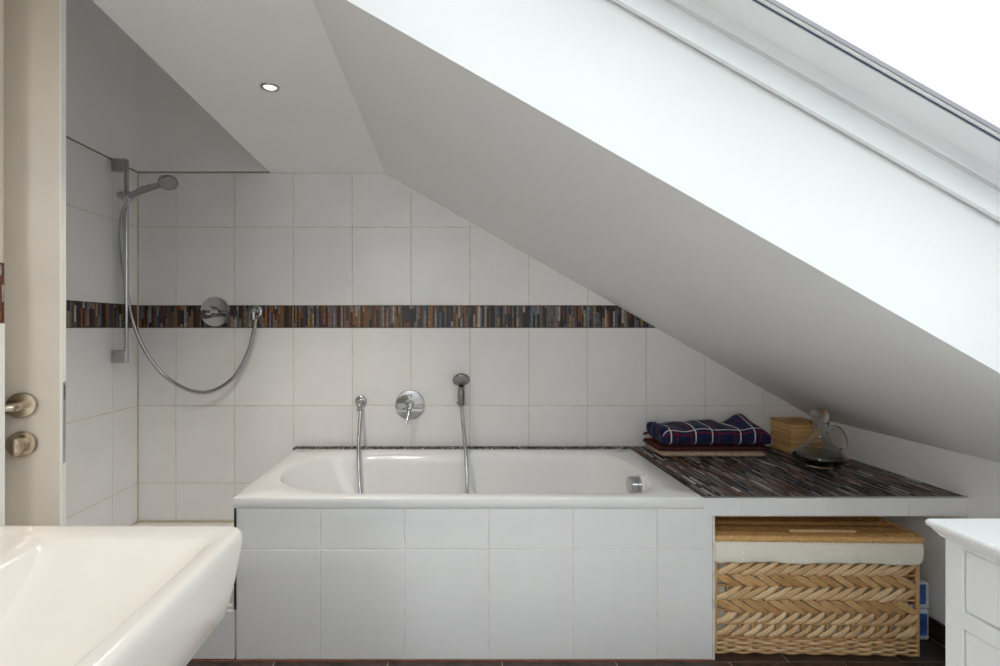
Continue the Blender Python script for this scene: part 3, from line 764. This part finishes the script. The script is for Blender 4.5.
# ---- unseen opal domes added behind the camera as frontal fill light
def dome(x, y, label):
    t = thing('fill_dome', (x, y, ZT), label, 'fill light', 'added fill domes at the rear of the room')
    MB().lathe([(0.215, 0.0), (0.215, -0.018), (0.200, -0.022), (0.0, -0.022)], Matrix.Translation((x, y, ZT)), 40, True, False).build('fill_dome_base', M['satin'], t, smooth=40)
    MB().lathe([(0.198, -0.022), (0.192, -0.045), (0.165, -0.070), (0.11, -0.088), (0.05, -0.095), (0.0, -0.096)], Matrix.Translation((x, y, ZT)), 40, False, False).build('opal_fill_cover', emit_mat('opal_fill_glow', (0.90, 0.955, 1.0), FILL_GLOW), t, smooth=60)
dome(-0.62, -1.15, 'unseen opal dome fill light added behind the camera, nearer one')
dome(-0.62, -2.25, 'unseen opal dome fill light added behind the camera, farther one')

# ---- unseen pale rug added to bounce skylight upward (just under the lower picture edge)
rug = thing('bounce_rug', (0.30, 0.45, 0.0), 'large white rug added unseen as light reflector, below the picture edge', 'rug')
def rug_ring(z, o_): return rrect(-0.32-o_, 0.95+o_, -0.85-o_, 1.36+o_, 0.04, z, 6)
MB().loft([rug_ring(0.001, 0.0), rug_ring(0.008, 0.004), rug_ring(0.016, 0.0), rug_ring(0.018, -0.012)], True, True).build('pile', simple('white_bounce_pile', (0.86, 0.86, 0.86), 0.95, var=0.04, nscale=60, bumpy=0.6, bscale=260, spec=0.1), rug, smooth=50)
for y in (-0.82, 1.33):
    MB().box(-0.28, 0.91, y-0.012, y+0.012, 0.017, 0.021).build('woven_border', simple('white_woven_border', (0.80, 0.80, 0.79), 0.9, var=0.05, nscale=80), rug)

rug2 = thing('bounce_rug', (1.41, 1.36, 0.0), 'small white rug added unseen as light reflector in front of basket niche', 'rug')  # second unseen rug, added to bounce light onto the low slope
def rug2_ring(z, o_): return rrect(1.00-o_, 1.82+o_, 1.04-o_, 1.68+o_, 0.03, z, 6)
MB().loft([rug2_ring(0.001, 0.0), rug2_ring(0.008, 0.004), rug2_ring(0.016, 0.0), rug2_ring(0.018, -0.012)], True, True).build('pile', bpy.data.materials['white_bounce_pile'], rug2, smooth=50)
MB().box(1.04, 1.78, 1.638, 1.662, 0.017, 0.021).build('woven_border', bpy.data.materials['white_woven_border'], rug2)

# ================================================================== THINGS ON THE LEDGE
# ---- folded bath mat (burgundy over beige) with the plaid towel on top
def pillow(x0, x1, y0, y1, z0, z1, r, top=None, nx=40, ns=28, p=4.0, skew=0.0):
    """soft slab: superellipse section in YZ swept along X; returns verts rings + uv"""
    rings = []; uvs = []
    cy, cz_, hy, hz = (y0+y1)/2, (z0+z1)/2, (y1-y0)/2, (z1-z0)/2
    for i in range(nx + 1):
        t = i/nx; x = x0 + (x1-x0)*t
        e = min(1.0, max(0.0, min(x-x0, x1-x)/r)); k = math.sqrt(max(0.0, 1-(1-e)**2))
        k = max(k, 0.02); ring = []; arc = 0.0; prev = None
        for j in range(ns):
            a = -math.pi + 2*math.pi*j/ns
            c, s_ = math.cos(a), math.sin(a)
            yy = cy + (hy - r*(1-k))*math.copysign(abs(c)**(2/p), c)
            zz = cz_ + hz*(0.25 + 0.75*k if k < 1 else 1.0)*math.copysign(abs(s_)**(2/p), s_)
            if top: zz += top(x, yy) * max(0.0, (zz - z0)/(z1 - z0))
            ring.append((x + skew*(yy-cy), yy, zz))
        rings.append(ring)
    return rings
mat_t = thing('bath_mat', (1.235, 2.43, ZL), 'folded burgundy and beige bath mat under the plaid towel', 'bath mat')
MB().loft(pillow(0.985, 1.478, 2.325, 2.535, ZL+0.001, ZL+0.027, 0.013, nx=40), True, True).build('beige_layer', M['beige_terry'], mat_t, smooth=60)
MB().loft(pillow(0.975, 1.505, 2.340, 2.545, ZL+0.025, ZL+0.050, 0.013, nx=40), True, True).build('burgundy_layer', M['burgundy'], mat_t, smooth=60)
# ---- plaid towel
TXL, TXR, TYF, TYB = 0.995, 1.520, 2.325, 2.545
TZ0, TZ1 = ZL+0.0505, ZL+0.139
def smooth(a, b, x):
    t = min(1, max(0, (x-a)/(b-a))); return t*t*(3-2*t)
def ttop(x, y):
    h = 0.006*math.sin(x*21+1.2) + 0.004*math.sin(x*47 + y*20)
    back = smooth(2.36, 2.50, y)
    h += 0.016*math.exp(-((x-1.300)/0.032)**2)*back
    h -= 0.010*math.exp(-((x-1.345)/0.022)**2)*back
    ridge = 1.425 + (y-2.46)*0.35                      # the right part folds up to a skewed ridge
    dx = x - ridge
    h += 0.046*math.exp(-(dx/(0.050 if dx < 0 else 0.060))**2)*(0.25 + 0.75*back)
    h -= 0.034*smooth(1.45, 1.52, x)
    return h
towel = thing('folded_towel', (1.24, 2.43, TZ0), 'navy plaid towel with white and red lines, folded on bath mat', 'towel')
def towel_mesh(rings, mat, name, uoff=0.0, voff=0.0):
    mb = MB(); n = len(rings[0]); uv = []
    for ring in rings:
        # arc length from the top centre going forward and down
        arc = [0.0]*n; start = 3*n//4
        acc = 0.0
        for k in range(1, n//2 + 1):
            a, b_ = (start + k - 1) % n, (start + k) % n
            acc += math.dist(ring[a], ring[b_]); arc[b_] = acc
        acc = 0.0
        for k in range(1, n - n//2):
            a, b_ = (start - k + 1) % n, (start - k) % n
            acc += math.dist(ring[a], ring[b_]); arc[b_] = -acc
        uv += [(ring[j][0] + uoff, arc[j] + voff) for j in range(n)]
    mb.loft(rings, True, True); mb.uv = uv
    return mb.build(name, mat, towel, smooth=60)
plaid = plaid_mat('navy_plaid_cotton', [1.03, 1.145, 1.222, 1.353, 1.42, 1.50], [-0.06, 0.098], [1.058, 1.125, 1.253, 1.328, 1.447], [-0.085, 0.02, 0.118])
towel_mesh(pillow(TXL, TXR, TYF, TYB, TZ0, TZ1, 0.035, ttop, nx=72, ns=56, p=3.2), plaid, 'towel_body')
# rolled layers at the left end
for k, (yy, zz, rr) in enumerate(((2.36, TZ0+0.030, 0.024), (2.37, TZ0+0.066, 0.020), (2.45, TZ0+0.045, 0.032), (2.51, TZ0+0.055, 0.028))):
    MB().lathe([(rr*0.4, -0.012), (rr*0.85, -0.008), (rr, 0.002), (rr, 0.03)], Matrix.Translation((TXL+0.008, yy, zz)) @ Matrix.Rotation(math.pi/2, 4, 'Y'), 20, True, True).build('rolled_end', plaid, towel, smooth=60)
MB().tube(catmull([(TXL+0.01, 2.50, TZ0+0.035), (TXL-0.01, 2.50, TZ0+0.03), (TXL-0.028, 2.495, TZ0+0.026)], 6), 0.006, 8).build('hanging_loop', M['burgundy'], towel, smooth=60)

# ---- bamboo tissue box
BX0, BX1, BY0, BY1, BH = 1.628, 1.782, 2.388, 2.540, 0.152
box = thing('tissue_box', ((BX0+BX1)/2, (BY0+BY1)/2, ZL), 'square bamboo tissue box in the corner behind decanter', 'box')
rb = random.Random(3)
def wood_variant(k):
    m = wood_mat(); return m
for k in range(5):
    z0 = ZL + 0.001 + k*(BH-0.012)/5; z1 = ZL + 0.001 + (k+1)*(BH-0.012)/5 - 0.0006
    e = rb.uniform(0, 0.0012)
    MB().cbox(BX0+e, BX1-e, BY0+e, BY1-e, z0, z1, 0.0008).build('board', M['wood'], box)
# lid with oval opening
cx, cy = (BX0+BX1)/2, (BY0+BY1)/2; n = 40
def sq(a, hx, hy):
    c, s_ = math.cos(a), math.sin(a); k = 1/max(abs(c)/hx, abs(s_)/hy); return c*k, s_*k
hx = (BX1-BX0)/2 + 0.001; hy = (BY1-BY0)/2 + 0.001; ro, ri = [], []
for i in range(n):
    a = 2*math.pi*(i+0.5)/n - math.pi/4*0; x_, y_ = sq(2*math.pi*i/n, hx, hy); ro.append((cx+x_, cy+y_)); ri.append((cx+0.042*math.cos(2*math.pi*i/n), cy+0.026*math.sin(2*math.pi*i/n)))
za, zb = ZL+BH-0.011, ZL+BH
MB().loft([[(*p, za) for p in ri], [(*p, za) for p in ro], [(*p, zb) for p in ro], [(*p, zb) for p in ri], [(*p, za) for p in ri]]).build('lid', M['wood'], box)
MB().prism(ri, 'z', za-0.002, za+0.002).build('opening', simple('painted_hole_shade', (0.03, 0.012, 0.006), 0.9), box)  # dark disc painted for the shade inside the solid box

# ---- glass decanter
DX, DY = 1.592, 2.155
dec = thing('decanter', (DX, DY, ZL), 'squat glass decanter with ball stopper and dark liquid on mosaic ledge', 'decanter')
def dl(prof): return [(r, z) for r, z in prof]
T = Matrix.Translation((DX, DY, ZL+0.001))
outerp = [(0.0, 0.0), (0.054, 0.0), (0.057, 0.003), (0.054, 0.010), (0.050, 0.014), (0.062, 0.018), (0.090, 0.028), (0.110, 0.042), (0.1165, 0.054), (0.113, 0.064), (0.098, 0.079), (0.075, 0.096), (0.052, 0.115), (0.036, 0.134), (0.0275, 0.152), (0.026, 0.165), (0.029, 0.182), (0.034, 0.200), (0.036, 0.207)]
innerp = [(0.033, 0.2065), (0.0310, 0.200), (0.026, 0.182), (0.023, 0.165), (0.0245, 0.152), (0.033, 0.134), (0.049, 0.115), (0.072, 0.096), (0.095, 0.0775), (0.110, 0.063), (0.1125, 0.054), (0.106, 0.044), (0.088, 0.033), (0.060, 0.024), (0.0, 0.022)]
MB().lathe([(r*0.86 if z < 0.13 else r*(0.86+0.14*min(1,(z-0.13)/0.03)), z*0.965) for r, z in outerp + innerp], T, 56, False, False).build('glass_body', M['glass'], dec, smooth=70)
MB().lathe([(r*0.86, z*0.965) for r, z in [(0.0, 0.0225), (0.0595, 0.0245), (0.0875, 0.0335), (0.1055, 0.0445), (0.1120, 0.054), (0.1096, 0.0630), (0.1025, 0.0700), (0.0, 0.0700)]], T, 56, False, False).build('liquid', M['liquid'], dec, smooth=40)
MB().lathe([(0.0, 0.170), (0.012, 0.172), (0.0215, 0.183), (0.024, 0.195), (0.0255, 0.207), (0.031, 0.2085), (0.0315, 0.214), (0.0345, 0.225), (0.0325, 0.238), (0.024, 0.249), (0.012, 0.2545), (0.0, 0.2555)], T, 40, False, False).build('stopper', clear_glass('frosted_stopper_glass', (0.96, 0.97, 0.97), 0.4, 1.3), dec, smooth=60)
hp = [(0.034, 0.160), (0.048, 0.176), (0.072, 0.184), (0.098, 0.170), (0.116, 0.140), (0.122, 0.110), (0.115, 0.086), (0.098, 0.080)]
MB().tube(catmull([(DX + r*0.90, DY - 0.004, ZL + z*0.965) for r, z in hp], 8), 0.0082, 14).build('handle', M['glass'], dec, smooth=60)

# ================================================================== WICKER LAUNDRY BASKET IN THE NICHE
BW, BD, BHT = 0.742, 0.46, 0.424
bas = thing('laundry_basket', (1.336, 1.810 + BD/2, 0.0), 'woven willow laundry basket with cream liner and lid below ledge', 'basket', rz=math.radians(-1.4))
hw, hd_ = BW/2, BD/2
MB().cbox(-hw+0.022, hw-0.022, -hd_+0.022, hd_-0.022, 0.008, 0.395, 0.012).build('inner_lining', M['inner_cloth'], bas, local=True)
def splint_mesh(name, L, W, H, ribs, mat):
    nx, ny = 10, 3*ribs if ribs > 1 else 6; rings = []
    for i in range(nx + 1):
        t = i/nx; x = -L/2 + L*t
        w = W*(0.62 + 0.38*math.sin(math.pi*min(1, max(0, t*1.0)))**0.5)/2
        zc = H*math.sin(math.pi*t)
        ring = []
        for j in range(ny + 1):
            s_ = -1 + 2*j/ny
            rib = 0.0016*abs(math.sin(math.pi*ribs*j/ny)) if ribs > 1 else 0.0035*(1-s_*s_)
            ring.append((x, -(zc + rib), s_*w))
        for j in range(ny, -1, -1):
            s_ = -1 + 2*j/ny; ring.append((x, -(zc - 0.003), s_*w*0.98))
        rings.append(ring)
    o = MB().loft(rings, True, True).build(name, mat, None, smooth=60, local=True)
    me = o.data; bpy.data.objects.remove(o); return me
me_light = splint_mesh('splint', 0.104, 0.0215, 0.010, 1, M['splint_light'])
me_dark = splint_mesh('splint', 0.100, 0.0225, 0.008, 3, M['splint_dark'])
me_small = splint_mesh('splint', 0.074, 0.0185, 0.009, 1, M['splint_light'])
PITCH = 0.0437
ROWS = [(0.315, 1, 0.060), (0.269, -1, 0.050), (0.224, 1, 0.052), (0.177, -1, 0.052), (0.133, 2, 0.05), (0.086, 2, 0.05)]
rw = random.Random(21)
def face_splints(width, place):
    n = int(width/PITCH)
    for z, kind, hrow in ROWS:
        off = (0.5 if kind == -1 else 0.0)
        for i in range(n + 1):
            u = -width/2 + (i + 0.35*off)*width/n
            me = {1: me_light, -1: me_dark, 2: me_small}[kind]
            ang = {1: math.radians(-28), -1: math.radians(29), 2: math.radians(-34)}[kind] + rw.uniform(-0.06, 0.06)
            half = {1: 0.043, -1: 0.041, 2: 0.028}[kind]
            u = max(-width/2 + half, min(width/2 - half, u))
            if i == n: u = width/2 - half
            place(me, u, z + rw.uniform(-0.002, 0.002), ang)
def place_front(me, u, z, ang):
    o = bpy.data.objects.new('splint', me); COL.objects.link(o); o.parent = bas
    o.location = (u, -hd_ + 0.010 + rw.uniform(-0.001, 0.001), z); o.rotation_euler = (0, ang, 0)
def place_right(me, u, z, ang):
    o = bpy.data.objects.new('splint', me); COL.objects.link(o); o.parent = bas
    o.location = (hw - 0.010, u, z); o.rotation_euler = (0, ang, math.pi/2)
face_splints(BW - 0.02, place_front)
face_splints(BD - 0.02, place_right)
# upright stakes
stk = MB().tube([(0,0,0.02), (0,0,0.2), (0,0,0.365)], 0.0055, 8).build('stake', M['cane'], None, smooth=60, local=True)
sme = stk.data; bpy.data.objects.remove(stk)
nst = int((BW-0.02)/PITCH)
for i in range(nst + 1):
    o = bpy.data.objects.new('stake', sme); COL.objects.link(o); o.parent = bas; o.location = (-hw+0.012 + i*(BW-0.024)/nst, -hd_+0.015, 0)
nsd = int((BD-0.02)/PITCH)
for i in range(1, nsd + 1):
    o = bpy.data.objects.new('stake', sme); COL.objects.link(o); o.parent = bas; o.location = (hw-0.015, -hd_+0.015 + i*(BD-0.03)/nsd, 0)
for sx in (-1, 1):
    for sy in (-1, 1):
        MB().tube([(sx*(hw-0.010), sy*(hd_-0.010), 0.004), (sx*(hw-0.010), sy*(hd_-0.010), 0.40)], 0.0075, 12).build('corner_post', M['splint_dark'], bas, smooth=60, local=True)
# horizontal weavers round the bottom and below the liner
def weaver(z, r, phase, mat, amp=0.006, rr=0.02, name='weaver'):
    per = [p[:2] for p in rrect(-hw+0.012, hw-0.012, -hd_+0.012, hd_-0.012, 0.014, 0, 4)]; per.append(per[0])
    P = [Vector((p[0], p[1], 0)) for p in per]; pts = resample(P, PITCH/8); out = []
    for i, p in enumerate(pts):
        k = math.sin(math.pi*i/8 + phase)
        out.append(Vector((p.x*(1 + amp*k/hw), p.y*(1 + amp*k/hd_), z + 0.0012*math.sin(i*0.37+phase))))
    return MB().tube(out, r, 8).build(name, mat, bas, smooth=60, local=True)
for k in range(7):
    weaver(0.006 + k*0.0088, 0.0052, math.pi*(k % 2), M['splint_light'] if k % 3 else M['splint_dark'])
for k, z in enumerate((0.112, 0.159, 0.204, 0.249, 0.293, 0.338)):
    weaver(z, 0.0036, math.pi*(k % 2), M['cane'], amp=0.003)
# cream liner cuff folded over the top edge
rings = []
for z, o_, am in ((0.341, 0.006, 0.004), (0.347, 0.010, 0.004), (0.370, 0.0115, 0.003), (0.395, 0.011, 0.002), (0.412, 0.009, 0.001), (0.418, 0.003, 0.001), (0.418, -0.02, 0.0)):
    base = rrect(-hw-o_, hw+o_, -hd_-o_, hd_+o_, 0.02, z, 6); ring = []
    P = []
    for i in range(len(base)):
        a, b_ = Vector(base[i]), Vector(base[(i+1) % len(base)]); nseg = max(1, int((b_-a).length/0.02)) if (b_-a).length > 0.05 else 1
        P += [a + (b_-a)*k/nseg for k in range(nseg)]
    rings.append(P)
m_ = min(len(r) for r in rings)
def rs(P, m):
    P = P + [P[0]]; L = [0]
    for a, b_ in zip(P[:-1], P[1:]): L.append(L[-1] + (b_-a).length)
    out = []; k = 0
    for i in range(m):
        d = L[-1]*i/m
        while L[k+1] < d: k += 1
        out.append(P[k] + (P[k+1]-P[k])*((d-L[k])/max(1e-9, L[k+1]-L[k])))
    return out
rings = [rs(P, 150) for P in rings]; ams = (0.004, 0.004, 0.003, 0.002, 0.001, 0.0, 0.0)
for r, am in zip(rings, ams):
    for i, p in enumerate(r):
        w = math.sin(i*0.55)*0.6 + math.sin(i*1.31+1)*0.4
        n_ = Vector((p.x/hw, p.y/hd_, 0)); n_ = Vector((math.copysign(abs(n_.x)**8, n_.x), math.copysign(abs(n_.y)**8, n_.y), 0))
        p += n_*am*w; p.z += am*0.6*math.sin(i*0.31)
MB().loft(rings).build('liner_cuff', M['liner'], bas, smooth=70, local=True)
# lid: woven rods running along the width, rolled rim
lid = bpy.data.objects.new('lid', None); COL.objects.link(lid); lid.parent = bas; lid.location = (0, 0, 0.419)
nrod = 8; lws = [MB(), MB()]
for k in range(nrod):
    pitch = (BD-0.036)/nrod; y = -hd_ + 0.018 + (k+0.5)*pitch; n_p = 124; rings_ = []
    for i in range(n_p+1):
        w = 1.0 if i % 2 else 0.86
        rings_.append([(-hw+0.004 + (BW-0.008)*i/n_p, y + pitch*0.47*math.cos(2*math.pi*j/12) + 0.004*math.sin(2*math.pi*j/12)*(1 if i % 4 < 2 else -1), 0.005 + 0.0125*w*math.sin(2*math.pi*j/12)) for j in range(12)])
    lws[k % 2].loft(rings_, True, True)
MB().box(-hw+0.006, hw-0.006, -hd_+0.006, hd_-0.006, 0.0005, 0.004).build('lid_shade_underlay', simple('dark_weave_shade', (0.07, 0.03, 0.01), 0.9), lid, local=True)  # dark underlay that paints shade into the gaps between the rods
for q, w_ in enumerate(lws): w_.build('lid_weave', M['cane'] if q == 0 else M['cane_dark'], lid, smooth=60, local=True, kind='stuff')
rimpts = [Vector(p) for p in rrect(-hw-0.002, hw+0.002, -hd_-0.002, hd_+0.002, 0.02, 0.0085, 6)]; rimpts.append(rimpts[0])
rp = resample(rimpts, 0.0055)
MB().tube(rp + [rp[0]], [0.0110 + 0.0014*(1 if i % 4 else -1) for i in range(len(rp)+1)], 10).build('lid_rim', M['cane'], lid, smooth=60, local=True)
MB().tube([(-0.08, -hd_+0.035, 0.021), (0.05, -hd_+0.035, 0.022), (0.16, -hd_+0.035, 0.021)], 0.006, 8).build('lid_strip', M['splint_light'], lid, smooth=60, local=True)

# ---- pack wedged between basket and knee wall
pk = thing('plastic_pack', (1.765, 1.93, 0.0), 'blue and white plastic pack standing between basket and knee wall', 'package')
MB().cbox(1.737, 1.824, 1.9, 1.96, 0.002, 0.118, 0.006).build('pack_film', M['pack_white'], pk)
MB().cbox(1.737, 1.827, 1.902, 1.965, 0.120, 0.222, 0.006).build('pack_film', M['pack_white'], pk)
MB().box(1.74, 1.812, 1.8985, 1.901, 0.022, 0.105).build('blue_print', M['pack_blue'], pk)
MB().box(1.74, 1.809, 1.9005, 1.903, 0.140, 0.215).build('blue_print', M['pack_blue'], pk)

# ================================================================== WASHBASIN (left foreground)
WZ = 1.19 - 0.3355
bsn = thing('washbasin', (XP, 0.5, WZ-0.2), 'large white ceramic washbasin with warm shaded bowl in the left foreground', 'washbasin')
OX0, OX1, OY0, OY1 = XP+0.001, -0.343, 0.10, 0.860
def oring(z, ix, iy, r): return rrect(OX0, OX1-ix, OY0+iy, OY1-iy, [r, 0.005, 0.005, r], z, 10)
def iring(z, x0, x1, y0, y1, r): return rrect(x0, x1, y0, y1, [r, r*0.6, r*0.6, r], z, 10)
rings = [oring(WZ-0.30, 0.24, 0.26, 0.10), oring(WZ-0.26, 0.185, 0.20, 0.10), oring(WZ-0.19, 0.09, 0.10, 0.08), oring(WZ-0.150, 0.036, 0.045, 0.055), oring(WZ-0.125, 0.017, 0.020, 0.045), oring(WZ-0.08, 0.008, 0.010, 0.042),
         oring(WZ-0.022, 0.001, 0.001, 0.038), oring(WZ-0.010, 0.0015, 0.0015, 0.036), oring(WZ-0.004, 0.004, 0.004, 0.034), oring(WZ-0.0008, 0.009, 0.009, 0.03), oring(WZ, 0.015, 0.016, 0.026)]
rings += [iring(WZ-0.0005, -0.652, -0.371, 0.14, 0.806, 0.026), iring(WZ-0.003, -0.642, -0.377, 0.148, 0.797, 0.030), iring(WZ-0.010, -0.634, -0.384, 0.158, 0.786, 0.034), iring(WZ-0.022, -0.624, -0.392, 0.17, 0.768, 0.038),
          iring(WZ-0.045, -0.592, -0.402, 0.19, 0.690, 0.042), iring(WZ-0.075, -0.560, -0.414, 0.21, 0.580, 0.045), iring(WZ-0.100, -0.540, -0.428, 0.23, 0.485, 0.045), iring(WZ-0.112, -0.527, -0.442, 0.25, 0.435, 0.04), iring(WZ-0.117, -0.51, -0.46, 0.28, 0.40, 0.022)]
MB().loft(rings, True, True).build('basin_body', M['ceramic'], bsn, smooth=60)
MB().lathe([(0.022, 0), (0.022, 0.002), (0.018, 0.004), (0, 0.004)], Matrix.Translation((-0.485, 0.34, WZ-0.1175)), 28, True, False).build('drain_ring', M['chrome'], bsn, smooth=30)

# ================================================================== WHITE CHEST (right foreground)
KX, KY = 1.0075, 1.005
cab = thing('drawer_chest', (1.22, 0.6, 0.0), 'white drawer chest with moulded top in the right foreground', 'cabinet')
KZ = 1.19 - 0.3865
MB().cbox(KX, 1.50, 0.16, KY, 0.001, KZ-0.033, 0.002).build('carcass', M['cabinet'], cab)
# moulded top: stepped profile swept by stacked slabs with soft edges
def slab(x0, x1, y0, y1, r): return lambda z, o_: rrect(x0-o_, x1+o_*0.2, y0-o_, y1+o_*0.35, r, z, 6)
S = slab(KX-0.0125, 1.50, 0.16, KY, 0.003)
prof = [(KZ-0.034, 0.002), (KZ-0.031, 0.010), (KZ-0.026, 0.012), (KZ-0.022, 0.018), (KZ-0.016, 0.022), (KZ-0.013, 0.024), (KZ-0.012, 0.030), (KZ-0.006, 0.0315), (KZ-0.002, 0.029), (KZ, 0.025)]
MB().loft([S(z, o_) for z, o_ in prof], True, True).build('top_board', M['cabinet'], cab, smooth=30)
# front face (towards -X): stiles, rails and recessed drawers
MB().box(KX-0.0125, KX-0.0005, KY-0.034, KY-0.001, 0.04, KZ-0.034).build('stile', M['cabinet'], cab)
MB().box(KX-0.0125, KX-0.0005, 0.161, 0.200, 0.04, KZ-0.034).build('stile', M['cabinet'], cab)
dz = [(0.761, 0.640), (0.608, 0.455), (0.41, 0.26), (0.225, 0.075)]
edges = [KZ-0.034] + [v for p in dz for v in p] + [0.04]
for a, b_ in zip(edges[0::2], edges[1::2]):
    MB().box(KX-0.0125, KX-0.0005, 0.200, KY-0.034, b_, a).build('rail', M['cabinet'], cab)
for a, b_ in dz:
    dr = MB().cbox(KX-0.0105, KX-0.0002, 0.2025, KY-0.0365, b_+0.0025, a-0.0025, 0.0025).build('drawer', M['cabinet'], cab)
    MB().lathe([(0.008, 0), (0.007, 0.010), (0.014, 0.018), (0.015, 0.024), (0.010, 0.029), (0, 0.03)], Matrix.Translation((KX-0.0105, 0.58, (a+b_)/2)) @ Matrix.Rotation(-math.pi/2, 4, 'Y'), 24, True, False).build('knob', M['cabinet'], dr, smooth=40)
MB().box(KX+0.01, 1.49, 0.17, KY-0.01, 0.0, 0.002).build('plinth', M['cabinet'], cab)
